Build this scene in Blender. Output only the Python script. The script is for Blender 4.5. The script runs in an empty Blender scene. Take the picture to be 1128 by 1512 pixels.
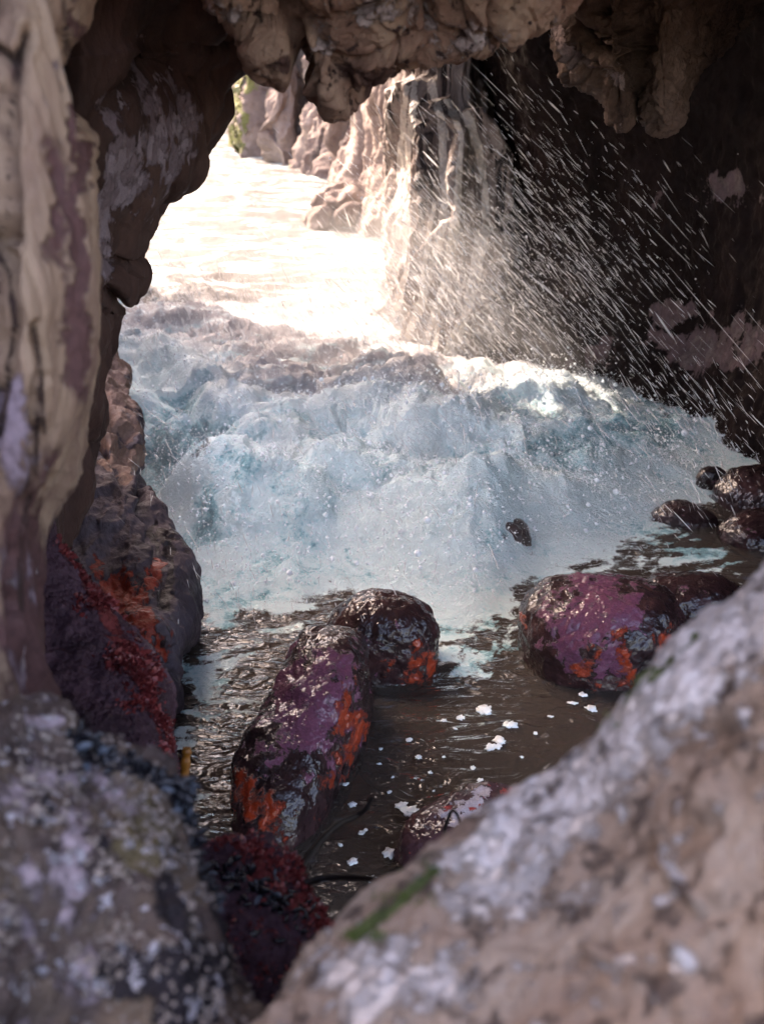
import bpy, math, random
import numpy as np
from mathutils import Vector
random.seed(7); RNG = np.random.default_rng(11)
SC = bpy.context.scene
COL = SC.collection
R = math.radians

# ------------------------------------------------------------------ camera, sky, sun, exposure
FP, PW, PH = 1621.0, 1128.0, 1512.0
PITCH = R(23.2); CAMZ = 2.0
cam_d = bpy.data.cameras.new('camera'); cam = bpy.data.objects.new('camera', cam_d); COL.objects.link(cam)
cam.location = (0, 0, CAMZ); cam.rotation_euler = (R(90) - PITCH, 0, 0)
cam_d.sensor_fit = 'VERTICAL'; cam_d.sensor_height = 36.0; cam_d.lens = 36.0 * FP / PH
cam_d.clip_start = 0.05; cam_d.clip_end = 500
cam_d.dof.use_dof = True; cam_d.dof.focus_distance = 3.5; cam_d.dof.aperture_fstop = 3.6
SC.camera = cam
SUN_DIR = Vector((-0.52, 0.56, 0.645)).normalized()          # towards the sun
sun_el = math.asin(SUN_DIR.z); sun_az = math.atan2(SUN_DIR.x, SUN_DIR.y)
world = bpy.data.worlds.new('World'); SC.world = world; world.use_nodes = True
wn = world.node_tree.nodes; wl = world.node_tree.links
sky = wn.new('ShaderNodeTexSky'); sky.sky_type = 'NISHITA'; sky.sun_disc = False
sky.sun_elevation = sun_el; sky.sun_rotation = sun_az
bgn = wn['Background']; bgn.inputs['Strength'].default_value = 0.15
sky.dust_density = 4.0; sky.ozone_density = .7
wl.new(sky.outputs['Color'], bgn.inputs['Color'])
sd = bpy.data.lights.new('sun', 'SUN'); sd.energy = 2.0; sd.angle = R(0.53); sd.color = (1.0, 0.93, 0.84)
so = bpy.data.objects.new('sun', sd); COL.objects.link(so)
so.rotation_euler = (-SUN_DIR).to_track_quat('-Z', 'Y').to_euler()
SC.view_settings.view_transform = 'Standard'; SC.view_settings.look = 'None'
SC.view_settings.exposure = 2.95; SC.view_settings.gamma = 1.0
SC.view_settings.use_curve_mapping = False
SC.view_settings.use_white_balance = True; SC.view_settings.white_balance_temperature = 7400; SC.view_settings.white_balance_tint = 22
SC.cycles.max_bounces = 8; SC.cycles.transparent_max_bounces = 16

# ------------------------------------------------------------------ numpy helpers
cp, sp_ = math.cos(PITCH), math.sin(PITCH)
def W(px, py, t):
    px = np.asarray(px, float); py = np.asarray(py, float); t = np.asarray(t, float)
    cx = (px - PW/2)/FP; cy = -(py - PH/2)/FP
    return np.stack([cx*t, (cp + cy*sp_)*t, CAMZ + (-sp_ + cy*cp)*t], -1)
def G(px, py, z=0.0):
    cy = -(np.asarray(py, float) - PH/2)/FP
    t = (z - CAMZ)/(-sp_ + cy*cp)
    return W(px, py, t)
def P(v):
    d = np.asarray(v, float) - np.array([0, 0, CAMZ])
    t = d[..., 1]*cp - d[..., 2]*sp_; up = d[..., 1]*sp_ + d[..., 2]*cp
    t = np.maximum(t, 1e-3)
    return d[..., 0]/t*FP + PW/2, PH/2 - up/t*FP, t
def _h(i, j, k, s):
    n = (i*374761393 + j*668265263 + k*2147483647 + s*1274126177) & 0xffffffff
    n = ((n ^ (n >> 13))*1274126177) & 0xffffffff
    n = ((n ^ (n >> 16))*2246822519) & 0xffffffff
    return n ^ (n >> 15)
GR = np.random.default_rng(5).normal(size=(256, 3)); GR /= np.linalg.norm(GR, axis=1)[:, None]
def noise(p, seed=0):
    f = np.floor(p).astype(np.int64); r = p - f; u = r*r*r*(r*(r*6 - 15) + 10)
    out = 0
    for a in (0, 1):
        for b in (0, 1):
            for c in (0, 1):
                g = GR[_h(f[..., 0]+a, f[..., 1]+b, f[..., 2]+c, seed) & 255]
                d = g[..., 0]*(r[..., 0]-a) + g[..., 1]*(r[..., 1]-b) + g[..., 2]*(r[..., 2]-c)
                w = (u[..., 0] if a else 1-u[..., 0])*(u[..., 1] if b else 1-u[..., 1])*(u[..., 2] if c else 1-u[..., 2])
                out = out + d*w
    return out*1.6
def fbm(p, oc=4, seed=0, gain=.5, mode='n'):
    out = 0; a = 1.; tot = 0
    for o in range(oc):
        n = noise(p, seed + o*17)
        if mode == 'b': n = np.abs(n)*2 - .5       # billow
        if mode == 'r': n = .5 - np.abs(n)*2       # ridged
        out = out + n*a; tot += a; a *= gain; p = p*2.03 + 3.1
    return out/tot
def worley(p, seed=0):
    f = np.floor(p).astype(np.int64); best = np.full(p.shape[:-1], 9.); sec = best.copy(); idv = np.zeros(p.shape[:-1], np.int64)
    for a in (-1, 0, 1):
        for b in (-1, 0, 1):
            for c in (-1, 0, 1):
                i, j, k = f[..., 0]+a, f[..., 1]+b, f[..., 2]+c
                h = _h(i, j, k, seed)
                q = np.stack([i + (h & 1023)/1023., j + ((h >> 10) & 1023)/1023., k + ((h >> 20) & 1023)/1023.], -1)
                d = np.linalg.norm(q - p, axis=-1)
                m = d < best
                sec = np.where(m, best, np.minimum(sec, d)); idv = np.where(m, h & 1023, idv); best = np.where(m, d, best)
    return best, sec, idv/1023.
def sstep(a, b, x):
    u = np.clip((x - a)/(b - a), 0, 1); return u*u*(3 - 2*u)
def polydist(px, py, pts):
    best = np.full(px.shape, 1e9)
    for (x0, y0), (x1, y1) in zip(pts[:-1], pts[1:]):
        dx, dy = x1-x0, y1-y0; u = np.clip(((px-x0)*dx + (py-y0)*dy)/(dx*dx+dy*dy+1e-9), 0, 1)
        best = np.minimum(best, np.hypot(px-x0-u*dx, py-y0-u*dy))
    return best
def interp_pts(x, pts):
    pts = sorted(pts); return np.interp(x, [p[0] for p in pts], [p[1] for p in pts])
def catmull(C, n, axis=0):
    C = np.moveaxis(np.asarray(C, float), axis, 0); m = C.shape[0]
    u = np.linspace(0, m-1, n); i = np.minimum(u.astype(int), m-2); f = (u - i).reshape([-1] + [1]*(C.ndim-1))
    g = lambda k: C[np.clip(k, 0, m-1)]
    p0, p1, p2, p3 = g(i-1), g(i), g(i+1), g(i+2)
    o = .5*((2*p1) + (p2-p0)*f + (2*p0-5*p1+4*p2-p3)*f**2 + (3*p1-p0-3*p2+p3)*f**3)
    return np.moveaxis(o, 0, axis)
_WARP = {}
def blobs(px, py, items):                     # soft elliptical zones (x, y, rx, ry[, weight])
    key = (id(px), px.shape)
    if key not in _WARP:
        _WARP.clear(); q = np.stack([px, py, px*0], -1); a = noise(q/48, 91) ; b = noise(q/48, 92); c = noise(q/15, 93); d = noise(q/15, 94)
        _WARP[key] = (26*a + 11*c, 26*b + 11*d, px)
    wx, wy, _ = _WARP[key]; m = np.zeros(px.shape); px = px + wx; py = py + wy
    for it in items:
        x, y, rx, ry = it[:4]; w = it[4] if len(it) > 4 else 1
        m = np.maximum(m, w*np.exp(-((px-x)/rx)**2 - ((py-y)/ry)**2))
    return m

# ------------------------------------------------------------------ mesh helpers
def mesh_obj(name, V, F, mat, parent=None, masks=None, origin=None, smooth=True):
    V = np.asarray(V, np.float32); F = np.asarray(F, np.int32)
    if origin is None:
        origin = np.array([V[:, 0].mean(), V[:, 1].mean(), V[:, 2].min()]) if parent is None else np.zeros(3)
    if parent is not None: origin = np.array(parent.location)
    me = bpy.data.meshes.new(name); n, k = F.shape
    me.vertices.add(len(V)); me.vertices.foreach_set('co', (V - origin).astype(np.float32).ravel())
    me.loops.add(n*k); me.loops.foreach_set('vertex_index', F.ravel())
    me.polygons.add(n); me.polygons.foreach_set('loop_start', np.arange(0, n*k, k, dtype=np.int32))
    me.update(calc_edges=True)
    me.polygons.foreach_set('use_smooth', [smooth]*n)
    if masks is not None:
        c = np.zeros((len(V), 4), np.float32); c[:, 3] = 1
        for i, m in enumerate(masks): c[:, i] = m
        at = me.color_attributes.new('mask', 'FLOAT_COLOR', 'POINT'); at.data.foreach_set('color', c.ravel())
    me.materials.append(mat)
    o = bpy.data.objects.new(name, me); COL.objects.link(o)
    if parent is None: o.location = origin
    else: o.parent = parent
    return o
def tag(o, label=None, cat=None, group=None, kind=None):
    for k, v in (('label', label), ('category', cat), ('group', group), ('kind', kind)):
        if v: o[k] = v
    return o
def grid_faces(a, b, flip=False):
    i = np.arange((a-1)*b).reshape(a-1, b)[:, :-1].ravel()
    F = np.stack([i, i+1, i+b+1, i+b], 1)
    return F[:, ::-1] if flip else F
def normals(Pg):
    du = np.gradient(Pg, axis=0); dv = np.gradient(Pg, axis=1)
    n = np.cross(du, dv); n /= np.linalg.norm(n, axis=-1, keepdims=True) + 1e-9
    return n
def dispf(p, n, specs):
    """specs: (mode, freq, amp, (sx,sy,sz), seed)"""
    d = np.zeros(p.shape[:-1])
    for s in specs:
        mode, fr, amp = s[:3]; st = np.array(s[3]) if len(s) > 3 else np.ones(3); seed = s[4] if len(s) > 4 else 0
        q = p*st*fr
        if mode == 'w':
            f1, f2, _ = worley(q + .35*np.stack([noise(q*1.7, 3), noise(q*1.7, 9), noise(q*1.7, 4)], -1), seed); d += amp*(.55 - f1)
        elif mode == 'c':                      # cracked blocks: every cell its own height, joints recessed
            f1, f2, i = worley(q + .3*np.stack([noise(q, 3), noise(q, 9), noise(q, 4)], -1), seed)
            d += amp*((i - .5)*1.0 - .9*np.exp(-((f2-f1)/.09)**2))
        else: d += amp*fbm(q, 5, seed, .5, mode)
    return d
def sheet(ctrl, nu, nv, specs=(), cracks=(), face_cam=True):
    """ctrl: rows x cols x (px, py, t) -> smooth displaced surface"""
    C = np.asarray(ctrl, float); Pw = W(C[..., 0], C[..., 1], C[..., 2])
    Pw = catmull(catmull(Pw, nu, 0), nv, 1)
    n = normals(Pw)
    c = n[nu//2, nv//2]@(np.array([0, 0, CAMZ]) - Pw[nu//2, nv//2])
    flip = c < 0
    if flip: n = -n
    d = dispf(Pw, n, specs)
    if cracks:
        px, py, _ = P(Pw)
        wob = 6*noise(np.stack([px/40, py/40, px*0], -1), 77)
        for pts, w, dep in cracks:
            d -= dep*np.exp(-(polydist(px + wob, py + wob, pts)/w)**2)
    Pw = Pw + n*d[..., None]
    return Pw, n, flip
def band(lines, axis='rows', prof=((0, 0), (.33, 0), (.66, 0), (1, 0)), wrap0=None, wrap1=None, bulge=0):
    """lines: (c, a, b, ta, tb): c is y ('rows') or x ('cols'); a..b the extent along the other axis."""
    out = []
    for c, a, b, ta, tb in lines:
        row = []
        s = 1 if b > a else -1
        if wrap0:
            for off, dt in wrap0[::-1]: row.append((a + s*off, ta + dt))
        for u, dt in prof: row.append((a + (b-a)*u, ta + (tb-ta)*u + dt - bulge*math.sin(math.pi*u)))
        if wrap1:
            for off, dt in wrap1: row.append((b - s*off, tb + dt))
        out.append([(x, c, t) if axis == 'rows' else (c, x, t) for x, t in row])
    return out
def build_sheet(name, ctrl, nu, nv, mat, specs=(), cracks=(), maskf=None, label=None, cat=None, kind=None):
    Pw, n, flip = sheet(ctrl, nu, nv, specs, cracks)
    V = Pw.reshape(-1, 3); px, py, t = P(V)
    masks = maskf(px, py, V) if maskf else None
    o = mesh_obj(name, V, grid_faces(nu, nv, flip), mat, masks=masks)
    tag(o, label, cat, kind=kind)
    o_n = n.reshape(-1, 3)
    return o, V, o_n
def ico(sub):
    import bmesh
    bm = bmesh.new(); bmesh.ops.create_icosphere(bm, subdivisions=sub, radius=1)
    V = np.array([v.co[:] for v in bm.verts]); F = np.array([[v.index for v in f.verts] for f in bm.faces]); bm.free(); return V, F
ICO6 = ico(6); ICO5 = ico(5); ICO3 = ico(3); ICO1 = ico(1)
ICO0 = (np.array([(0, 0, 1), (.94, 0, -.33), (-.47, .82, -.33), (-.47, -.82, -.33)]), np.array([(0, 1, 2), (0, 2, 3), (0, 3, 1), (1, 3, 2)]))
def boulder(name, c, ax, mat, specs, pw=2.6, base=ICO6, maskf=None, label=None, cat='boulder', seed=0, cuts=()):
    """c centre, ax three world half-axis vectors; superellipsoid with flat cuts, displaced."""
    S, F = base; A = np.array(ax, float)
    r = (np.abs(S)**pw).sum(1)**(-1/pw); Q = S*r[:, None]
    for nrm, dist in cuts:                     # blunt planes
        nn = np.array(nrm, float); nn /= np.linalg.norm(nn); dd = Q@nn
        over = np.maximum(dd - dist, 0); Q = Q - nn*(over*.8)[:, None]
    V = Q@A + np.array(c, float)
    N = S/(np.linalg.norm(A, axis=1)**1)[None]; N = (N/np.linalg.norm(N, axis=1)[:, None])@(A/np.linalg.norm(A, axis=1)[:, None])
    d = dispf(V + seed*7.3, N, specs); V = V + N*d[:, None]
    px, py, t = P(V)
    o = mesh_obj(name, V, F, mat, masks=maskf(px, py, V) if maskf else np.zeros((3, len(V))))
    tag(o, label, cat)
    return o, V, N
def scatter(pts, nrm, tmpl, scales, rnd=.5, dirs=None):
    """copies of a small template (V,F; z is out) on points, as one mesh"""
    T, TF = tmpl; k = len(pts); T = np.asarray(T, float)
    z = nrm/np.linalg.norm(nrm, axis=1)[:, None]
    z = z + RNG.normal(size=z.shape)*rnd*.4; z /= np.linalg.norm(z, axis=1)[:, None]
    a = RNG.normal(size=z.shape) if dirs is None else dirs
    x = np.cross(a, z); x /= np.linalg.norm(x, axis=1)[:, None] + 1e-9; y = np.cross(z, x)
    s = np.asarray(scales, float); s = s[:, None] if s.ndim == 1 else s
    if s.shape[1] == 1: s = np.repeat(s, 3, 1)
    V = pts[:, None] + T[None, :, 0, None]*(x*s[:, :1])[:, None] + T[None, :, 1, None]*(y*s[:, 1:2])[:, None] + T[None, :, 2, None]*(z*s[:, 2:])[:, None]
    F = (np.asarray(TF)[None] + (np.arange(k)*len(T))[:, None, None]).reshape(-1, len(TF[0]))
    return V.reshape(-1, 3), F

# ------------------------------------------------------------------ materials
class NB:
    def __init__(s, name):
        s.m = bpy.data.materials.new(name); s.m.use_nodes = True; s.nt = s.m.node_tree; s.n = s.nt.nodes
        s.b = s.n['Principled BSDF']; s.out = s.n['Material Output']
        s.tc = s.n.new('ShaderNodeTexCoord').outputs['Object']; s.at = None
    def link(s, a, b): s.nt.links.new(a, b)
    def _in(s, sock, v):
        if v is None: return
        if isinstance(v, (int, float)): sock.default_value = v
        elif isinstance(v, (tuple, list)): sock.default_value = tuple(v) + ((1,) if len(v) == 3 and len(sock.default_value) == 4 else ())
        else: s.link(v, sock)
    def mapping(s, st, rot=(0, 0, 0), loc=(0, 0, 0)):
        m = s.n.new('ShaderNodeMapping'); s.link(s.tc, m.inputs['Vector'])
        m.inputs['Scale'].default_value = st; m.inputs['Rotation'].default_value = rot; m.inputs['Location'].default_value = loc
        return m.outputs[0]
    def noise(s, scale, detail=6, rough=.6, dist=0, vec=None, st=None, loc=(0, 0, 0), rot=(0, 0, 0)):
        t = s.n.new('ShaderNodeTexNoise'); v = vec or s.mapping(st or (1, 1, 1), rot, loc)
        s.link(v, t.inputs['Vector']); t.inputs['Scale'].default_value = scale; t.inputs['Detail'].default_value = detail
        t.inputs['Roughness'].default_value = rough; t.inputs['Distortion'].default_value = dist
        return t.outputs['Fac']
    def vor(s, scale, feat='F1', st=None, loc=(0, 0, 0), rnd=1):
        t = s.n.new('ShaderNodeTexVoronoi'); t.feature = feat; s.link(s.mapping(st or (1, 1, 1), loc=loc), t.inputs['Vector'])
        t.inputs['Scale'].default_value = scale; t.inputs['Randomness'].default_value = rnd
        return t.outputs['Distance']
    def math(s, op, a, b=None, c=None, clamp=False):
        t = s.n.new('ShaderNodeMath'); t.operation = op; t.use_clamp = clamp
        for i, v in enumerate((a, b, c)): s._in(t.inputs[i], v)
        return t.outputs[0]
    def rng(s, v, a, b, c=0, d=1, smooth=True):
        t = s.n.new('ShaderNodeMapRange'); t.interpolation_type = 'SMOOTHSTEP' if smooth else 'LINEAR'
        s._in(t.inputs['Value'], v); t.inputs['From Min'].default_value = a; t.inputs['From Max'].default_value = b
        t.inputs['To Min'].default_value = c; t.inputs['To Max'].default_value = d
        return t.outputs[0]
    def mix(s, f, a, b, mode='MIX'):
        t = s.n.new('ShaderNodeMix'); t.data_type = 'RGBA'; t.blend_type = mode
        s._in(t.inputs[0], f); s._in(t.inputs[6], a); s._in(t.inputs[7], b)
        return t.outputs[2]
    def ramp(s, v, stops):
        t = s.n.new('ShaderNodeValToRGB'); e = t.color_ramp.elements
        while len(e) < len(stops): e.new(.5)
        for i, (p_, c) in enumerate(stops): e[i].position = p_; e[i].color = tuple(c) + (1,)
        s.link(v, t.inputs[0]); return t.outputs[0]
    def mask(s, ch):
        if s.at is None:
            a = s.n.new('ShaderNodeAttribute'); a.attribute_name = 'mask'; x = s.n.new('ShaderNodeSeparateColor')
            s.link(a.outputs['Color'], x.inputs[0]); s.at = x
        return s.at.outputs[ch]
    def bump(s, h, strength, dist, prev=None):
        t = s.n.new('ShaderNodeBump'); t.inputs['Strength'].default_value = strength; t.inputs['Distance'].default_value = dist
        s._in(t.inputs['Height'], h)
        if prev is not None: s.link(prev, t.inputs['Normal'])
        return t.outputs[0]
def rock(name, stops, scale=3, st=(1, 1, 1), patches=(), bumps=((8, .6, .02), (40, .5, .006)), rough=(.75, .9), spec=.3, mottled=.35, coat=0, croug=.1, bdet=8):
    """patches: (colour, scale, threshold, softness, mask channel or None, mask weight[, roughness])"""
    b = NB(name)
    col = b.ramp(b.noise(scale, 8, .62, .4, st=st), stops)
    fine = b.noise(scale*14, 5, .7, st=st, loc=(3, 1, 7))
    col = b.mix(mottled, col, b.ramp(fine, [(.25, (.25,)*3), (.75, (1.3,)*3)]), 'MULTIPLY')
    r = b.rng(b.noise(scale*6, 4, .6, loc=(9, 2, 2)), .3, .7, rough[0], rough[1])
    hsum = None
    for i, pt in enumerate(patches):
        c, sc, th, sf, ch, w = pt[:6]
        n = b.noise(sc, 9, .66, .25, st=pt[7] if len(pt) > 7 else st, loc=(i*5.3+1, i*2.7, -i*3.1))
        n = b.math('ADD', b.math('MULTIPLY', b.math('SUBTRACT', n, .5), 2.1), .5)
        if ch is not None: n = b.math('ADD', n, b.math('MULTIPLY', b.math('SUBTRACT', b.mask(ch), .5), w))
        f = b.rng(n, th-sf, th+sf)
        cv = b.mix(.55, c, b.ramp(b.noise(sc*9, 4, .7, loc=(i, 4, 1)), [(.3, (.45,)*3), (.7, (1.35,)*3)]), 'MULTIPLY')
        col = b.mix(f, col, cv)
        if len(pt) > 6 and pt[6] is not None: r = b.mix(f, r, (pt[6],)*3)
        hsum = f if hsum is None else b.math('ADD', hsum, f)
    nrm = None
    for i, (sc, stg, ds) in enumerate(bumps):
        nrm = b.bump(b.noise(sc, bdet, .65 if bdet > 4 else .45, .3, st=st, loc=(i*3.3, 0, i)), stg, ds, nrm)
    if hsum is not None: nrm = b.bump(hsum, .8, .007, nrm)
    b._in(b.b.inputs['Base Color'], col); b._in(b.b.inputs['Roughness'], r)
    b.b.inputs['Specular IOR Level'].default_value = spec
    b.b.inputs['Coat Weight'].default_value = coat; b.b.inputs['Coat Roughness'].default_value = croug
    if nrm is not None:
        b.link(nrm, b.b.inputs['Normal'])
        if coat: b.link(nrm, b.b.inputs['Coat Normal'])
    return b.m
def plain(name, c, rough=.5, spec=.5, bump=None, var=.3, scale=30, sss=0):
    b = NB(name)
    col = b.mix(var, c, b.ramp(b.noise(scale, 4, .6), [(.3, (.3,)*3), (.7, (1.4,)*3)]), 'MULTIPLY')
    b._in(b.b.inputs['Base Color'], col); b.b.inputs['Roughness'].default_value = rough
    b.b.inputs['Specular IOR Level'].default_value = spec
    if bump: b.link(b.bump(b.noise(bump[0], 5), bump[1], bump[2]), b.b.inputs['Normal'])
    return b.m

M = {}
M['pillar'] = rock('weathered tan rock', [(.25, (.09, .045, .038)), (.42, (.22, .125, .09)), (.54, (.36, .235, .155)), (.66, (.26, .175, .14)), (.8, (.16, .085, .08))], 5, (1, 1, .22),
    patches=[((.11, .05, .045), 8, .55, .14, 0, .7), ((.24, .17, .19), 12, .66, .10, 1, .6), ((.50, .42, .42), 26, .76, .05, 1, .35), ((.06, .032, .026), 14, .74, .16, 2, .7)],
    bumps=((9, .8, .02), (45, .5, .005)))
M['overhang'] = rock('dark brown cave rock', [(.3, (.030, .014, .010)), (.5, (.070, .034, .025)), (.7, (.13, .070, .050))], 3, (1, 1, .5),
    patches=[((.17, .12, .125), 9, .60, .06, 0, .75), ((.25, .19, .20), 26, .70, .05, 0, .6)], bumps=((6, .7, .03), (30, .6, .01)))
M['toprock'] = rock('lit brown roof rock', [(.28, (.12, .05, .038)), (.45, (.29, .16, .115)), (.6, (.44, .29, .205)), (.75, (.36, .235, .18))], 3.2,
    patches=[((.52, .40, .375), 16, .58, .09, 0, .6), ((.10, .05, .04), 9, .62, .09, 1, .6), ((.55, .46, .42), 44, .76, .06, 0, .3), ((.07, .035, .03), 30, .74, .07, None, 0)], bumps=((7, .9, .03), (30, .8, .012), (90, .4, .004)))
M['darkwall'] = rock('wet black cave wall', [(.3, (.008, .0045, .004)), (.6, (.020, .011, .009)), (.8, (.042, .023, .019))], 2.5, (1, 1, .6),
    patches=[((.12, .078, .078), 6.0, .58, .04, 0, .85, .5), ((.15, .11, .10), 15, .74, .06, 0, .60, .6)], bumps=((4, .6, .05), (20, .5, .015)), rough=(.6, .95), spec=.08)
M['ledge'] = rock('brown knobbly ledge rock', [(.3, (.05, .028, .022)), (.5, (.14, .085, .06)), (.7, (.27, .18, .14))], 4,
    patches=[((.34, .25, .23), 10, .64, .05, 0, .4)], bumps=((8, .9, .04), (30, .8, .012)))
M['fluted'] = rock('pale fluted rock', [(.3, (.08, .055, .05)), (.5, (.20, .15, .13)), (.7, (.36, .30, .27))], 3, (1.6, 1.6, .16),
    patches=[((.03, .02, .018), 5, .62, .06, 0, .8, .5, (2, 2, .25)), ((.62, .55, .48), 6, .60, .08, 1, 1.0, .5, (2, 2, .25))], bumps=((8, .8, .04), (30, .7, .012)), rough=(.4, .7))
M['cliff'] = rock('sunlit pink cliff', [(.3, (.12, .08, .068)), (.5, (.24, .18, .15)), (.7, (.34, .27, .22))], 1.2, (1, 1, .8),
    patches=[((.10, .05, .045), 3, .64, .05, 0, .4), ((.14, .14, .045), 5, .60, .06, 1, .9)], bumps=((3, .8, .12), (12, .8, .04)))
M['midleft'] = rock('grey purple shore rock', [(.3, (.018, .010, .012)), (.5, (.055, .038, .046)), (.72, (.11, .082, .095))], 4, (1, 1, .4),
    patches=[((.17, .10, .075), 6, .5, .08, 2, 1.0), ((.22, .028, .014), 18, .66, .06, 0, 1.1, .3), ((.02, .011, .012), 6, .60, .03, 1, .8, .3)],
    bumps=((9, .9, .03), (50, .6, .008)), rough=(.45, .75))
M['redridge'] = rock('dark purple weeded rock', [(.3, (.022, .010, .014)), (.5, (.07, .03, .042)), (.72, (.15, .08, .105))], 6, (1, 1, .5),
    patches=[((.20, .032, .03), 30, .70, .10, 0, .8)], bumps=((18, .9, .02), (70, .9, .008)), rough=(.4, .8))
M['barnacled'] = rock('barnacled near rock', [(.28, (.035, .022, .022)), (.45, (.095, .062, .05)), (.6, (.17, .115, .075)), (.75, (.13, .09, .095))], 7,
    patches=[((.36, .27, .28), 20, .58, .10, 0, .5), ((.12, .085, .04), 8, .60, .06, 1, .8), ((.018, .012, .014), 11, .56, .05, 2, 1.1), ((.5, .45, .46), 45, .70, .03, None, 0)],
    bumps=((14, .8, .02), (70, .9, .006)), rough=(.5, .8))
M['slab'] = rock('pale crusted slab rock', [(.28, (.13, .08, .06)), (.45, (.25, .17, .125)), (.6, (.32, .24, .185)), (.75, (.23, .18, .16))], 5,
    patches=[((.58, .49, .44), 22, .55, .10, 0, .65), ((.20, .13, .09), 7, .6, .08, 2, .6), ((.54, .48, .46), 44, .60, .10, 0, .4), ((.11, .075, .06), 22, .70, .08, None, 0), ((.075, .095, .03), 30, .66, .07, 1, .9)],
    bumps=((10, .7, .02), (40, .6, .008)))
WET = dict(bumps=((12, .6, .03), (40, .8, .010), (110, .35, .004)), rough=(.5, .7), spec=.08, coat=.8, croug=.06, bdet=2)
M['boulder'] = rock('wet purple coralline boulder', [(.3, (.008, .004, .004)), (.5, (.026, .011, .012)), (.72, (.065, .026, .026))], 8,
    patches=[((.135, .045, .078), 17, .44, .04, 0, 1.3), ((.30, .034, .010), 20, .60, .13, 1, 1.2), ((.14, .07, .10), 44, .82, .06, 0, .5)], **WET)
M['smallrock'] = rock('white and red crusted rock', [(.3, (.03, .012, .014)), (.6, (.09, .04, .045)), (.8, (.2, .1, .1))], 9,
    patches=[((.50, .42, .44), 22, .55, .03, 0, .9, .4), ((.42, .05, .04), 26, .58, .03, 1, 1.0, .4)], **WET)
M['barnacle'] = plain('barnacle shell', (.26, .20, .165), .7, .3, var=.6, scale=25)
M['mussel'] = plain('blue black mussel shell', (.013, .013, .018), .22, .7, (60, .3, .003), .6, 40)
M['mussel_pale'] = plain('worn blue mussel shell', (.10, .12, .15), .3, .6, (60, .3, .003), .5, 40)
M['redweed'] = plain('red seaweed', (.24, .040, .038), .4, .5, var=.85, scale=14)
M['greenweed'] = plain('yellow green weed', (.11, .11, .035), .6, .3, var=.6, scale=6)
M['moss'] = plain('green moss', (.09, .12, .025), .8, .2, var=.7, scale=40)
M['kelp'] = plain('black kelp stalk', (.010, .006, .005), .5, .25, (80, .4, .002))
M['orange_kelp'] = plain('orange kelp blade', (.42, .16, .02), .35, .5, var=.3, scale=20)
M['bed'] = rock('brown sea bed', [(.3, (.05, .03, .022)), (.6, (.12, .075, .05)), (.8, (.2, .13, .09))], 3, bumps=((6, .8, .05),), rough=(.8, .9))

def foam_mat():
    b = NB('white foam'); b.b.inputs['Base Color'].default_value = (.84, .89, .90, 1)
    b.b.inputs['Roughness'].default_value = .7; b.b.inputs['Specular IOR Level'].default_value = .2
    return b.m
M['foam'] = foam_mat()
def spray_mat():
    b = NB('spray water')
    tr = b.n.new('ShaderNodeBsdfTranslucent'); tr.inputs[0].default_value = (.92, .92, .92, 1)
    b.b.inputs['Base Color'].default_value = (.92, .93, .94, 1); b.b.inputs['Roughness'].default_value = .3
    mx = b.n.new('ShaderNodeMixShader'); mx.inputs[0].default_value = .5
    b.link(b.b.outputs[0], mx.inputs[1]); b.link(tr.outputs[0], mx.inputs[2])
    tp = b.n.new('ShaderNodeBsdfTransparent'); m2 = b.n.new('ShaderNodeMixShader'); m2.inputs[0].default_value = .55
    b.link(tp.outputs[0], m2.inputs[1]); b.link(mx.outputs[0], m2.inputs[2]); b.link(m2.outputs[0], b.out.inputs['Surface'])
    return b.m
M['spray'] = spray_mat()
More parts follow.
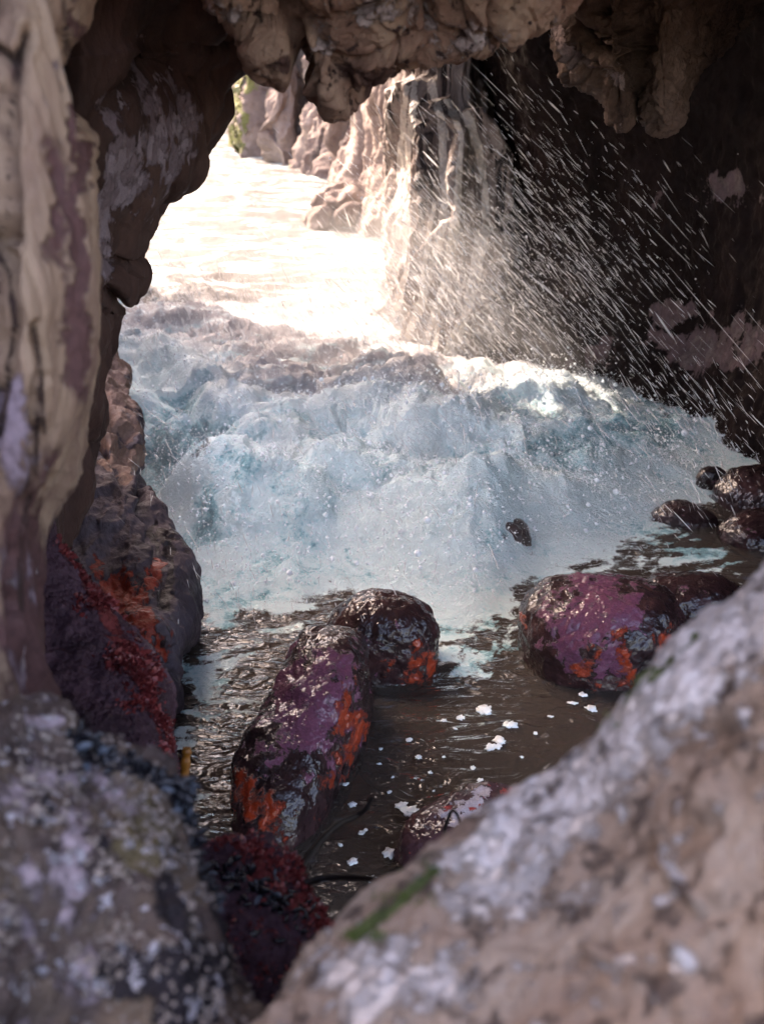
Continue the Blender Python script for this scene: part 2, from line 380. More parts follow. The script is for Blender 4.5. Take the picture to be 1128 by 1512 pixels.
def water_mat():
    b = NB('sea water and foam')
    foam_a, teal_a, dim_a = b.mask(0), b.mask(1), b.mask(2)
    # foam cover
    n1 = b.noise(9, 9, .7, 1.2, st=(1, 1, 1)); n2 = b.noise(38, 6, .7, .8, loc=(4, 4, 4))
    nn = b.math('ADD', b.math('MULTIPLY', n1, .6), b.math('MULTIPLY', n2, .4))
    nn = b.math('ADD', b.math('MULTIPLY', b.math('SUBTRACT', nn, .5), 2.0), .5)
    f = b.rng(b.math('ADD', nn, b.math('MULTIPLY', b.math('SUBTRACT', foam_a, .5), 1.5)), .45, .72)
    # foam tint
    t = b.math('ADD', b.math('MULTIPLY', b.noise(4.5, 9, .66, 2.4, st=(1, 1, 1.3), loc=(2, 8, 1)), .6), b.math('MULTIPLY', b.noise(17, 6, .68, 2.6, st=(1, 1, .8), loc=(5, 8, 1)), .4))
    t = b.math('ADD', b.math('ADD', b.math('MULTIPLY', b.math('SUBTRACT', t, .5), 2.4), .44), b.math('MULTIPLY', b.math('SUBTRACT', teal_a, .5), .75))
    fc = b.ramp(t, [(.36, (.79, .94, .93)), (.50, (.66, .87, .87)), (.64, (.30, .58, .61)), (.86, (.13, .27, .30))])
    gp = b.n.new('ShaderNodeNewGeometry'); sy = b.n.new('ShaderNodeSeparateXYZ'); b.link(gp.outputs['Position'], sy.inputs[0])
    silt_dim_col = b.mix(b.rng(sy.outputs['Y'], 7.2, 9.0), (.44, .41, .41), (.062, .054, .046))  # silt tint, darkened with distance to hold down the sun's glare
    st = b.noise(60, 5, .7, 2.2, st=(1, .7, .35), loc=(3, 3, 3)); fc = b.mix(b.rng(st, .52, .74, 0, .35), fc, (.30, .52, .53)); fc = b.mix(b.rng(b.noise(75, 4, .65, 1.5, st=(1, .7, .35), loc=(8, 3, 3)), .54, .70, 0, .5), fc, (.88, .93, .92))
    fs = b.math('ADD', b.math('MULTIPLY', b.noise(1.6, 7, .62, 1.6, st=(.8, 2.2, 1)), .75), b.math('MULTIPLY', b.noise(9, 5, .6, 1.0, st=(.8, 1.8, 1)), .25))
    fc = b.mix(b.math('MULTIPLY', dim_a, b.rng(fs, .66, .49)), fc, silt_dim_col)
    b._in(b.b.inputs['Base Color'], fc); b.b.inputs['Roughness'].default_value = .55
    b.b.inputs['Specular IOR Level'].default_value = .3
    b.b.inputs['Subsurface Weight'].default_value = 0
    bn = b.bump(b.noise(20, 8, .68, 1.8), .9, .035); bn = b.bump(b.noise(90, 4, .6, .6, loc=(1, 5, 2)), .4, .006, bn)
    b.link(bn, b.b.inputs['Normal'])
    # clear water
    geo = b.n.new('ShaderNodeNewGeometry'); sx = b.n.new('ShaderNodeSeparateXYZ'); b.link(geo.outputs['Position'], sx.inputs[0])
    calm = b.rng(b.math('SUBTRACT', sx.outputs['Y'], b.math('MULTIPLY', sx.outputs['X'], .9)), 1.9, 3.0, .18, 1)
    wb = b.bump(b.math('MULTIPLY', b.noise(6, 2, .5, 1.6, st=(1, 2.2, 1)), calm), .9, .05)
    wb = b.bump(b.math('MULTIPLY', b.noise(24, 2, .5, 1.4, st=(1, 1.8, 1), loc=(7, 1, 1)), calm), .4, .008, wb)
    tp = b.n.new('ShaderNodeBsdfTransparent'); tp.inputs[0].default_value = (.50, .43, .36, 1)
    df = b.n.new('ShaderNodeBsdfDiffuse'); df.inputs[0].default_value = (.125, .097, .078, 1)
    m1 = b.n.new('ShaderNodeMixShader'); m1.inputs[0].default_value = .4
    b.link(tp.outputs[0], m1.inputs[1]); b.link(df.outputs[0], m1.inputs[2])
    gl = b.n.new('ShaderNodeBsdfGlossy'); gl.inputs['Roughness'].default_value = .04; gl.inputs['Color'].default_value = (1, 1, 1, 1)
    b.link(wb, gl.inputs['Normal'])
    fr = b.n.new('ShaderNodeFresnel'); fr.inputs[0].default_value = 1.36; b.link(wb, fr.inputs['Normal'])
    m2 = b.n.new('ShaderNodeMixShader'); b.link(fr.outputs[0], m2.inputs[0]); b.link(m1.outputs[0], m2.inputs[1]); b.link(gl.outputs[0], m2.inputs[2])
    m3 = b.n.new('ShaderNodeMixShader'); b.link(f, m3.inputs[0]); b.link(m2.outputs[0], m3.inputs[1]); b.link(b.b.outputs[0], m3.inputs[2])
    b.link(m3.outputs[0], b.out.inputs['Surface'])
    return b.m
M['water'] = water_mat()

# ------------------------------------------------------------------ sea bed and water
def grid_xy(x0, x1, y0, y1, nx, ny, zf, gamma=1):
    gx, gy = np.meshgrid(np.linspace(x0, x1, nx), y0 + (y1-y0)*np.linspace(0, 1, ny)**gamma)
    z = zf(gx, gy); return np.stack([gx, gy, z], -1)
bed = grid_xy(-14, 14, -6, 60, 160, 300, lambda x, y: -.30 + .16*fbm(np.stack([x*1.4, y*1.4, x*0], -1), 5, 3), 1.6)
o = mesh_obj('sea_bed', bed.reshape(-1, 3), grid_faces(300, 160), M['bed']); tag(o, kind='structure')

FRONT = G(*np.array([(120, 700), (215, 770), (250, 830), (285, 878), (340, 905), (430, 890), (490, 868), (560, 868), (600, 888), (650, 905), (700, 905), (750, 868),
                     (790, 838), (850, 822), (900, 800), (960, 775), (1020, 745), (1085, 700), (1180, 660)], float).T)
def surge_d(x, y):
    yf = np.interp(x, FRONT[:, 0], FRONT[:, 1])
    q = np.stack([x*2.2, y*0, x*0+3], -1)
    return y - (yf + .07*noise(q*2.5, 5))
WB = G(*np.array([(700, 505), (760, 548), (830, 562), (900, 575), (970, 598), (1040, 628), (1110, 672), (1200, 760), (1330, 900)], float).T)
WB = WB[np.argsort(WB[:, 1])]
def water_h(x, y, full=True):
    d = surge_d(x, y)
    q = np.stack([x, y, x*0], -1)
    wq = q + .12*np.stack([noise(q*3, 31), noise(q*3, 32), q[..., 0]*0], -1)
    up = sstep(-.05, .95, d)**.8
    crest = .20*up + .10*np.exp(-((d-.75)/.28)**2)*(1 + .8*noise(q*1.7, 8)) - .10*np.exp(-((d-1.2)/.25)**2)*sstep(.2, -1.2, x)
    crest += .09*np.exp(-((d-1.65 - .3*noise(q*1.1, 6))/.28)**2) - .05*sstep(2.2, 5, d)
    h = crest
    wallf = .10 + .90*sstep(-.02, 1.1, np.interp(y, WB[:, 1], WB[:, 0], right=9) - x)
    h = h*wallf
    far = sstep(2.2, 5, d)
    tb = up*(1 - .80*far)*(.4 + .6*wallf)
    wq2 = q*[1, 1.25, 1] + .22*np.stack([noise(q*1.9, 33), noise(q*1.9, 34), q[..., 0]*0], -1)
    tn = .19*fbm(wq2*[1.2, 2.0, 1], 2, 40, .5, 'n') + .060*fbm(wq2*[2.6, 3.6, 1], 2, 44, .5, 'b') + .042*fbm(wq*5.5, 3, 41, .55, 'b') + .022*fbm(wq*13, 3, 43, .55, 'b')
    h = h + tb*tn
    if not full: return tn
    h = h + far*(.05*noise(np.stack([x*.7 + y*.25, y*1.15, x*0], -1), 51) + .035*fbm(np.stack([x*1.6, y*2.6, x*0], -1), 3, 52, .5))
    calm = 1 - up
    h = h + calm*(.008*fbm(np.stack([x*5, y*9, x*0], -1) + .4*noise(q*4, 62)[..., None], 3, 61) + .010*sstep(-.9, 0, d)*fbm(q*9, 2, 63, .5, 'n'))
    return h
# rows follow perspective so that near water is finer; still a plain height field over the sea
ys = np.concatenate([np.linspace(-4, 1.7, 12)[:-1], 1.7 + (60-1.7)*(np.linspace(0, 1, 900)**3.1)])
def half(y): return 3.0 + np.clip(y, 0, 60)*.42
us = np.linspace(-1, 1, 620)
Y = np.repeat(ys[:, None], len(us), 1); X = us[None, :]*half(ys)[:, None]
# tighten columns towards the part in sight
X = np.sign(us)[None, :]*(np.abs(us)[None, :]**1.25)*half(ys)[:, None]
Z = water_h(X, Y)
# small overturning: push crests forward
d = surge_d(X, Y); q = np.stack([X, Y, Z], -1)
amp = sstep(0, .4, d)*(1 - sstep(2.2, 5, d))
Yp = Y - amp*.06*fbm(q*5, 3, 71); Xp = X + amp*.06*fbm(q*5, 3, 73)
V = np.stack([Xp, Yp, Z], -1).reshape(-1, 3)
dd = d.ravel(); x_, y_ = X.ravel(), Y.ravel()
px, py, _ = P(V)
q3 = np.stack([x_, y_, x_*0], -1)
foam_a = np.where(dd > -.3, .15 + .9*sstep(-.3, .30, dd), 0)
near_f = .72*np.exp(-np.maximum(-dd, 0)/.40)
lines = fbm(np.stack([x_*3.2, y_*7.5, x_*0], -1) + 1.2*noise(q3*2.1, 82)[:, None], 4, 81, .55, 'r')
pool_glint_foam = blobs(px, py, [(300, 1000, 130, 130), (270, 1120, 60, 90), (690, 960, 130, 60), (1010, 830, 150, 60), (440, 915, 150, 30, .9), (700, 900, 90, 40, .9), (560, 1000, 160, 30, .7), (780, 1040, 80, 60, .5), (800, 1090, 40, 60, .4)])
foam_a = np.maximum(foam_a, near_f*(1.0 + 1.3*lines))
foam_a = np.maximum(foam_a, pool_glint_foam*(.52 + 1.1*lines))  # foam lace on the pool; its white streaks also paint in water glints
foam_a = np.where(dd > 2.5, np.minimum(foam_a, .95), foam_a)
nz = fbm(np.stack([x_*1.3, y_*1.8, x_*0], -1), 4, 91)
TN = water_h(x_, y_, False)
teal = .36 + .45*nz - 4.6*TN + .6*blobs(px, py, [(310, 660, 80, 45), (300, 740, 30, 30), (430, 600, 200, 30, .4), (850, 660, 120, 25, .5), (980, 610, 80, 40, .7), (730, 790, 40, 30, .9)]) - .5*sstep(3.5, 7, dd)
teal -= .35*blobs(px, py, [(700, 740, 300, 60), (430, 790, 160, 80), (960, 690, 120, 40)])
foam_a = foam_a - .5*blobs(px, py, [(305, 665, 60, 25), (735, 800, 40, 25), (980, 590, 60, 25)])
silt_dim = sstep(.9, 2.7, dd + .5*nz)
o = mesh_obj('sea_water', V, grid_faces(len(ys), len(us)), M['water'], masks=(foam_a, teal, silt_dim)); tag(o, kind='structure')
V_AREA = (np.abs(np.gradient(Y, axis=0)*np.gradient(X, axis=1))).ravel()*(1/np.maximum(Y.ravel(), 1)**.5)
WV = V.copy(); WD = dd; WPX, WPY = px, py

# ------------------------------------------------------------------ left side rocks
S3 = lambda a: a
PCR = [([(40, 50), (30, 90), (16, 160), (14, 220), (12, 310), (0, 350)], 8, .06), ([(95, 0), (104, 110), (112, 180)], 9, .05),
       ([(-30, 330), (14, 400), (24, 480), (0, 640)], 9, .03), ([(60, 560), (52, 690), (30, 790), (30, 900)], 11, .05), ([(50, 480), (60, 540), (66, 640)], 6, .03), ([(-20, 50), (20, 90), (40, 60)], 6, .03)]
A_rows = [(y, -320, r, 1.12, tt) for y, r, tt in [(-220, 125, 1.35), (-40, 122, 1.35), (90, 108, 1.33), (230, 112, 1.33), (380, 118, 1.33), (500, 118, 1.36), (600, 112, 1.38), (690, 98, 1.42), (770, 72, 1.45), (880, 66, 1.47), (1000, 72, 1.5), (1140, 90, 1.5), (1350, 110, 1.5)]]
build_sheet('rock_pillar', band(A_rows, 'rows', prof=((0, .0), (.35, 0), (.55, -.03), (.68, .02), (.8, -.05), (.92, -.03), (1, .08)), wrap1=((8, .5), (60, 1.0))), 420, 260, M['pillar'],
    specs=[('n', 2.2, .10, (1.6, 1.6, .35), 1), ('r', 5, .032, (1.6, 1.6, .22), 2), ('r', 13, .010, (1.6, 1.6, .2), 7), ('n', 16, .010, (1, 1, .5), 3), ('c', 5, .006, (1.3, 1.3, .35), 6), ('n', 30, .004, (1, 1, .5), 8)],
    cracks=[(l, w, a) for l, w, a in PCR],
    maskf=lambda px, py, V: (blobs(px, py, [(85, 330, 22, 130, .8), (30, 720, 80, 90, .6), (60, 930, 60, 200, 1.), (0, 160, 20, 120, .3), (110, 500, 25, 120, .9), (118, 300, 14, 300, 1.1), (60, 900, 90, 180, 1.2), (0, 420, 20, 90, .8)]),
                             blobs(px, py, [(20, 640, 35, 90, 1), (20, 850, 30, 60, .9), (20, 980, 30, 80, .8), (80, 140, 30, 60, .7)]), np.max([np.exp(-(polydist(px, py, l)/(w*.8))**2) for l, w, a in PCR], axis=0)),
    label='blurred tan rock pillar with vertical cracks filling the left edge', cat='rock')

sil = [(-1300, 470, 2.3), (-700, 460, 2.5), (-200, 430, 2.7), (-60, 400, 2.75), (20, 362, 2.8), (60, 350, 2.85), (78, 359, 2.85), (100, 345, 2.85), (135, 334, 2.85), (190, 320, 2.85), (225, 300, 2.85), (262, 276, 2.85), (300, 240, 2.85), (325, 220, 2.85), (350, 208, 2.85),
       (372, 193, 2.85), (388, 191, 2.82), (402, 199, 2.8), (420, 194, 2.8), (434, 180, 2.85), (445, 166, 3.0), (500, 158, 3.1), (560, 140, 3.2), (640, 132, 3.2), (720, 120, 3.1), (800, 108, 3.0), (950, 100, 2.9)]
B_rows = [(y, 20, r, 2.0, t) for y, r, t in sil]
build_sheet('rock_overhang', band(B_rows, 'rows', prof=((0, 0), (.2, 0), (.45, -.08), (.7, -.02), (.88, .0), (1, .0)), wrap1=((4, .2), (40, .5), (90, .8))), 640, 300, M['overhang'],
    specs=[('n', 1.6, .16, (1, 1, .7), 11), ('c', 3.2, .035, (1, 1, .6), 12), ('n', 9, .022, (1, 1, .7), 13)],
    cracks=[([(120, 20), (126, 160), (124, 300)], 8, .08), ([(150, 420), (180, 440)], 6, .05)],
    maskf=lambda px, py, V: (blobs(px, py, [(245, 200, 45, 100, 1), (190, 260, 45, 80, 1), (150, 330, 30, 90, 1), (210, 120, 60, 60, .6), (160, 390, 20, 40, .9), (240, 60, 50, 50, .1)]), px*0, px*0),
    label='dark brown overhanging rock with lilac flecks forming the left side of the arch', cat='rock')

sil = [(380, 150, 5.6), (440, 164, 5.6), (490, 166, 5.5), (530, 182, 5.3), (560, 195, 5.0), (600, 204, 4.7), (650, 208, 4.45), (690, 215, 4.3), (725, 236, 4.15), (780, 252, 4.05), (840, 268, 3.95), (890, 280, 3.85), (930, 276, 3.75), (960, 256, 3.68), (1000, 246, 3.6), (1040, 238, 3.5), (1090, 230, 3.4)]
C_rows = [(y, 40, r, t-.5, t) for y, r, t in sil]
Cobj, CV, CN = build_sheet('shore_rock', band(C_rows, 'rows', prof=((0, .3), (.3, .12), (.55, 0), (.75, -.10), (.9, -.06), (1, 0)), wrap1=((6, .25), (40, .7), (100, 1.4))), 520, 300, M['midleft'],
    specs=[('n', 2.0, .13, (1, 1, .7), 21), ('r', 4.5, .04, (1.2, 1.2, .4), 22), ('n', 14, .022, (1, 1, .5), 23)],
    cracks=[([(135, 640), (165, 665), (190, 700)], 8, .12), ([(140, 560), (170, 620), (195, 640)], 5, .05), ([(215, 700), (228, 800), (240, 900)], 7, .06)],
    maskf=lambda px, py, V: (blobs(px, py, [(170, 880, 45, 50), (215, 860, 30, 60, .8), (205, 930, 40, 60), (235, 960, 30, 60, .8), (150, 840, 30, 30, .7)]),
                             blobs(px, py, [(255, 860, 20, 90), (230, 780, 10, 60, .7), (190, 960, 40, 50, .5)]), blobs(px, py, [(160, 560, 60, 110), (185, 680, 30, 30)])),
    label='grey purple rock with red patches lapped by the surge on the left', cat='rock')

sil = [(700, 80, 2.6), (770, 92, 2.6), (800, 108, 2.6), (840, 126, 2.58), (880, 146, 2.55), (930, 172, 2.5), (970, 200, 2.45), (1010, 222, 2.4), (1050, 232, 2.35), (1090, 240, 2.3), (1130, 254, 2.25), (1180, 268, 2.2), (1240, 290, 2.15), (1320, 330, 2.1)]
D_rows = [(y, 10, r, t-.45, t) for y, r, t in sil]
Dobj, DV, DN = build_sheet('weeded_rock', band(D_rows, 'rows', prof=((0, .2), (.3, .12), (.55, .05), (.75, .0), (.9, -.02), (1, 0.03)), wrap1=((8, .2), (40, .5), (90, 1.0))), 420, 260, M['redridge'],
    specs=[('n', 2.6, .09, (1, 1, .6), 31), ('r', 8, .02, (1.2, 1.2, .4), 32), ('n', 30, .010, (1, 1, 1), 33), ('b', 60, .006, (1, 1, 1), 34)],
    maskf=lambda px, py, V: (np.exp(-(polydist(px, py, [(100, 790), (140, 880), (170, 930), (200, 985), (225, 1030)])/16.)**2) + .7*np.exp(-(polydist(px, py, [(225, 1030), (240, 1100), (258, 1150)])/6.)**2), px*0, px*0),
    label='dark purple ridge with red algae growing down its right edge', cat='rock')

top = [(-200, 1090, 1.12), (-60, 1085, 1.15), (0, 1070, 1.2), (40, 1046, 1.25), (90, 1052, 1.28), (120, 1092, 1.28), (150, 1118, 1.28), (190, 1130, 1.28), (230, 1142, 1.28), (262, 1175, 1.28), (285, 1225, 1.28), (300, 1270, 1.28), (322, 1330, 1.26), (345, 1420, 1.25), (372, 1500, 1.22), (400, 1640, 1.2)]
E_cols = [(x, y, 1900, t, .78) for x, y, t in top]
Eobj, EV, EN = build_sheet('barnacled_boulder', band(E_cols, 'cols', prof=((0, 0), (.06, -.05), (.2, -.10), (.45, -.08), (.7, -.03), (1, 0)), wrap0=((8, .08), (50, .35), (150, .8))), 420, 420, M['barnacled'],
    specs=[('n', 3.5, .07, (1, 1, 1), 41), ('w', 9, .02, (1, 1, 1), 42), ('b', 30, .009, (1, 1, 1), 43), ('w', 60, .006, (1, 1, 1), 44)],
    cracks=[([(110, 1060), (125, 1130), (150, 1200)], 9, .03)],
    maskf=lambda px, py, V: (blobs(px, py, [(50, 1150, 50, 80, .8), (110, 1260, 30, 150, 1), (40, 1330, 40, 120, .8), (120, 1420, 40, 120, .8), (150, 1160, 60, 40, .8), (60, 1070, 50, 20, .9)]),
                             blobs(px, py, [(210, 1240, 70, 80, 1), (220, 1350, 80, 100, .5)]), np.maximum(blobs(px, py, [(280, 1440, 80, 100, 1), (250, 1330, 60, 110, .75), (200, 1440, 70, 70, .7), (150, 1230, 20, 60, .6), (70, 1200, 20, 60, .6), (90, 1130, 30, 40, .6)]), np.exp(-(polydist(px, py, [(112, 1095), (140, 1118), (230, 1142), (262, 1172), (290, 1240), (318, 1330), (360, 1420)])/16.)**2))),
    label='blurred grey boulder crusted with barnacles in the lower left corner', cat='boulder')

top = [(250, 1262, 1.95), (320, 1243, 1.95), (350, 1240, 1.95), (385, 1252, 1.94), (410, 1272, 1.92), (430, 1290, 1.9), (450, 1318, 1.88), (468, 1350, 1.85), (484, 1375, 1.83), (492, 1395, 1.8), (498, 1440, 1.75), (510, 1520, 1.7), (520, 1600, 1.65)]
F_cols = [(x, y, 1800, t, 1.35) for x, y, t in top]
Fobj, FV, FN = build_sheet('weed_covered_rock', band(F_cols, 'cols', prof=((0, 0), (.06, -.05), (.25, -.08), (.6, -.03), (1, 0)), wrap0=((8, .1), (40, .3), (90, .6))), 300, 300, M['redridge'],
    specs=[('n', 5, .05, (1, 1, 1), 45), ('b', 20, .02, (1, 1, 1), 46), ('b', 60, .008, (1, 1, 1), 47)],
    maskf=lambda px, py, V: (blobs(px, py, [(390, 1285, 60, 30, 1), (450, 1330, 30, 40, 1), (360, 1260, 30, 20, .8), (460, 1400, 40, 40, .6)]), px*0, px*0),
    label='low rock shaggy with red seaweed below the mussel band', cat='rock')

# front slab
edge = [(1400, 640, .95), (1240, 750, .98), (1170, 800, 1.0), (1128, 836, 1.02), (1090, 876, 1.03), (1050, 905, 1.04), (1000, 946, 1.05), (930, 1020, 1.06), (870, 1090, 1.06), (790, 1160, 1.06), (700, 1240, 1.05), (600, 1312, 1.04), (520, 1385, 1.03), (450, 1445, 1.02), (390, 1505, 1.0), (320, 1570, .98), (200, 1660, .95)]
G_cols = [(x, y, 2100, t, .52) for x, y, t in edge]
Gobj, GV, GN = build_sheet('pale_slab', band(G_cols, 'cols', prof=((0, 0), (.05, -.03), (.18, -.04), (.4, -.03), (.7, 0), (1, 0)), wrap0=((5, .06), (40, .3), (120, .8))), 520, 420, M['slab'],
    specs=[('n', 3, .05, (1, 1, 1), 51), ('w', 14, .009, (1, 1, 1), 52), ('w', 34, .006, (1, 1, 1), 55), ('b', 26, .008, (1, 1, 1), 53), ('n', 60, .003, (1, 1, 1), 54)],
    cracks=[([(690, 1210), (760, 1140), (800, 1120)], 10, .012), ([(1060, 1090), (1110, 1075)], 8, .012), ([(990, 1240), (995, 1300), (1040, 1350)], 8, -.014), ([(870, 1410), (950, 1455)], 11, -.014), ([(740, 1220), (700, 1270)], 10, -.010), ([(1000, 1410), (1020, 1430)], 12, -.014)],
    maskf=lambda px, py, V: (np.clip(.95*np.exp(-((polydist(px, py, [(1128, 870), (1000, 990), (900, 1110), (780, 1200)]))/70.)**2) + blobs(px, py, [(700, 1290, 60, 60, .8), (560, 1440, 110, 60, .9), (760, 1320, 90, 50, .8), (640, 1460, 60, 50, .8), (1060, 960, 90, 70, .8), (800, 1200, 80, 40, .5), (995, 1290, 14, 60, .9), (910, 1430, 50, 18, .9), (1020, 1420, 22, 22, 1), (820, 1450, 60, 40, .4)]), 0, 1),
                             np.exp(-(polydist(px, py, [(520, 1385), (600, 1322), (640, 1285)])/13.)**2) + .8*np.exp(-(polydist(px, py, [(880, 1075), (905, 1055), (960, 1000), (1030, 940)])/12.)**2),
                             blobs(px, py, [(740, 1120, 40, 30, .7), (970, 1250, 150, 90, .8), (1060, 1080, 70, 40, .6), (560, 1400, 60, 30, .7)])),
    label='blurred pale crusted slab sloping across the lower right corner', cat='rock')

# ------------------------------------------------------------------ top rock, ledge
def bottom_cols(pts, ytop, tt, dt=0):
    return [(x, ytop, y, tt+dt, t) for x, y, t in pts]
H1 = [(262, -40, 2.1), (284, 0, 2.1), (292, 24, 2.1), (320, 40, 2.1), (345, 52, 2.12), (362, 72, 2.15), (385, 96, 2.18), (415, 106, 2.2), (445, 112, 2.22), (468, 136, 2.25), (488, 143, 2.25), (515, 132, 2.25), (550, 124, 2.22), (590, 114, 2.2), (630, 108, 2.2), (665, 100, 2.2), (705, 94, 2.2), (745, 74, 2.2), (780, 55, 2.2), (812, 36, 2.22), (836, 12, 2.25), (856, -20, 2.3), (880, -70, 2.4)]
build_sheet('arch_rock', band(bottom_cols(H1, -1000, 1.95), 'cols', prof=((0, 0), (.3, 0), (.55, -.06), (.75, -.14), (.87, -.17), (.95, -.10), (1, 0)), wrap1=((6, .16), (34, .45), (70, 1.0))), 560, 420, M['toprock'],
    specs=[('n', 2.6, .07, (1, 1, 1), 61), ('c', 4.2, .05, (1, 1, 1), 62), ('c', 11, .014, (1, 1, 1), 69), ('n', 14, .018, (1, 1, 1), 63), ('r', 30, .009, (1, 1, 1), 64)],
    cracks=[([(440, -20), (436, 50), (446, 110)], 11, .12), ([(634, -40), (640, 40), (648, 90)], 7, .05), ([(455, 90), (560, 96), (660, 80)], 7, .03)],
    maskf=lambda px, py, V: (blobs(px, py, [(560, 20, 80, 40, .8), (320, 20, 40, 30, .8), (700, 60, 60, 30, .8), (480, 60, 20, 40, .8)]), blobs(px, py, [(520, 115, 120, 25, 1), (420, 100, 50, 20, .8), (640, 85, 30, 20, .6)]), px*0),
    label='brown roof rock spanning the top of the arch, split by a dark crevice', cat='rock')

H2 = [(780, 8, 3.5), (812, 28, 3.5), (822, 50, 3.5), (828, 82, 3.5), (838, 112, 3.5), (862, 130, 3.48), (884, 146, 3.46), (898, 168, 3.44), (912, 180, 3.44), (925, 178, 3.45), (934, 150, 3.5), (944, 146, 3.5), (956, 176, 3.46), (972, 192, 3.44), (988, 194, 3.44), (1000, 178, 3.46), (1012, 150, 3.55), (1050, 90, 3.8), (1110, 20, 4.2), (1180, -60, 4.6)]
build_sheet('knobbly_ledge', band(bottom_cols(H2, -300, 3.1), 'cols', prof=((0, 0), (.4, -.05), (.65, -.08), (.8, -.10), (.9, -.08), (1, 0)), wrap1=((6, .2), (30, .5), (60, 1.2))), 460, 260, M['ledge'],
    specs=[('n', 3, .07, (1, 1, 1), 65), ('c', 7, .022, (1, 1, 1), 66), ('r', 14, .022, (1, 1, 1), 67), ('n', 40, .008, (1, 1, 1), 68)],
    cracks=[([(830, 20), (870, 70), (930, 90)], 8, .08), ([(850, 90), (900, 110), (915, 150)], 6, .05), ([(880, 10), (930, 40)], 7, .06)],
    maskf=lambda px, py, V: (np.exp(-(polydist(px, py, [(815, 35), (830, 80), (880, 100), (940, 130)])/14.)**2), px*0, px*0),
    label='knobbly brown ledge hanging from the dark roof at upper right', cat='rock')

# ------------------------------------------------------------------ right dark wall, fluted ridge, far cliffs (real places on the ground)
def wall_cols(base, tops):
    """base: (px, py) points on the water; wall rises from them to height z with lean; returns ctrl of world points"""
    rows = []
    for (bx, by, dz, lean), in [(b,) for b in base]: pass
def wsheet(name, cols, nu, nv, mat, specs, maskf, label, cat='cliff', kind=None, cracks=()):
    """cols: list of columns, each a list of world points from bottom to top"""
    C = np.asarray(cols, float); Pw = catmull(catmull(C, nu, 0), nv, 1); n = normals(Pw)
    c = n[nu//2, nv//2]@(np.array([0, 0, CAMZ]) - Pw[nu//2, nv//2]); flip = c < 0
    if flip: n = -n
    d = dispf(Pw, n, specs); px, py, _ = P(Pw); wob = 5*noise(np.stack([px/30, py/70, px*0], -1), 78)
    for pts, w, dep in cracks: d -= dep*np.exp(-(polydist(px + wob, py, pts)/w)**2)
    Pw = Pw + n*d[..., None]; V = Pw.reshape(-1, 3); px, py, t = P(V)
    o = mesh_obj(name, V, grid_faces(nu, nv, flip), mat, masks=maskf(px, py, V)); tag(o, label, cat, kind=kind)
    return o, V, n.reshape(-1, 3)
def upcol(bx, by, hs):
    """column from the water point under (bx,by); hs: (z, dx, dy)"""
    g = G(bx, by); return [(g[0] + dx, g[1] + dy, z) for z, dx, dy in hs]
dark = []
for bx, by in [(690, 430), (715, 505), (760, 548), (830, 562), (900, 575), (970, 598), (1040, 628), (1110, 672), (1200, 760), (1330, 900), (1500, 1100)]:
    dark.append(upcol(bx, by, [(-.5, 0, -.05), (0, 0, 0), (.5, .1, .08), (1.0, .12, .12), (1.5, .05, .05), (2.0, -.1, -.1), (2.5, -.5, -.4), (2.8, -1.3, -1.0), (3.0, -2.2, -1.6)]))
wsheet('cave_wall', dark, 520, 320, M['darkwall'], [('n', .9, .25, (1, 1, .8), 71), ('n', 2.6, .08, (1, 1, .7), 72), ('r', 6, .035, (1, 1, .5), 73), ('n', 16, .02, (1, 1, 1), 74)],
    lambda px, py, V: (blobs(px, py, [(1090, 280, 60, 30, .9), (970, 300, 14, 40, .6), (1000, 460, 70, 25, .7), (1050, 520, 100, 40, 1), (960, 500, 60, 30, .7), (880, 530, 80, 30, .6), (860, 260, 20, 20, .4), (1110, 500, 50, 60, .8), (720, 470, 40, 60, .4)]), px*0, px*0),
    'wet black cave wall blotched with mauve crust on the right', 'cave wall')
flu = []
for bx, by, k in [(745, 440, 0), (738, 500, 1), (715, 540, 1), (686, 550, 1), (655, 540, 1), (628, 515, 1), (604, 475, 1), (588, 400, 1), (580, 370, 0)]:
    flu.append(upcol(bx, by, [(-.4, -.05, -.3), (0, 0, 0), (.45, -.04, .22), (.9, -.03, .35), (1.3, -.02, .45), (1.7, -.05, .55), (2.2, -.1, .6), (2.8, -.1, .8)]))
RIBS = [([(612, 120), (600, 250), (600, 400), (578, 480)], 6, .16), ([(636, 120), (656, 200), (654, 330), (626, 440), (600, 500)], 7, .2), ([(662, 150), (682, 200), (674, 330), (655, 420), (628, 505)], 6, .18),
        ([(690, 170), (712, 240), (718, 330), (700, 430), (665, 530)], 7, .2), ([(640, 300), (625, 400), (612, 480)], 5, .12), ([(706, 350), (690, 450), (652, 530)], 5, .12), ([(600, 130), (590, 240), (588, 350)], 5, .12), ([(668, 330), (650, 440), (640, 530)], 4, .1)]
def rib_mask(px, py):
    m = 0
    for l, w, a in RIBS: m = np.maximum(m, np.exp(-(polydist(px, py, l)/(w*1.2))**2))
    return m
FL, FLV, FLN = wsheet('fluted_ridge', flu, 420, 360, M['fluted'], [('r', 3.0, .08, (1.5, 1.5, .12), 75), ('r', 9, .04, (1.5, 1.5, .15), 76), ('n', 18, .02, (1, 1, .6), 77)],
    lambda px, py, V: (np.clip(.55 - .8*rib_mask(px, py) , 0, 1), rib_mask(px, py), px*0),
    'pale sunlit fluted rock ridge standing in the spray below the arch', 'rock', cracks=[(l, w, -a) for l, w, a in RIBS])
c1 = []
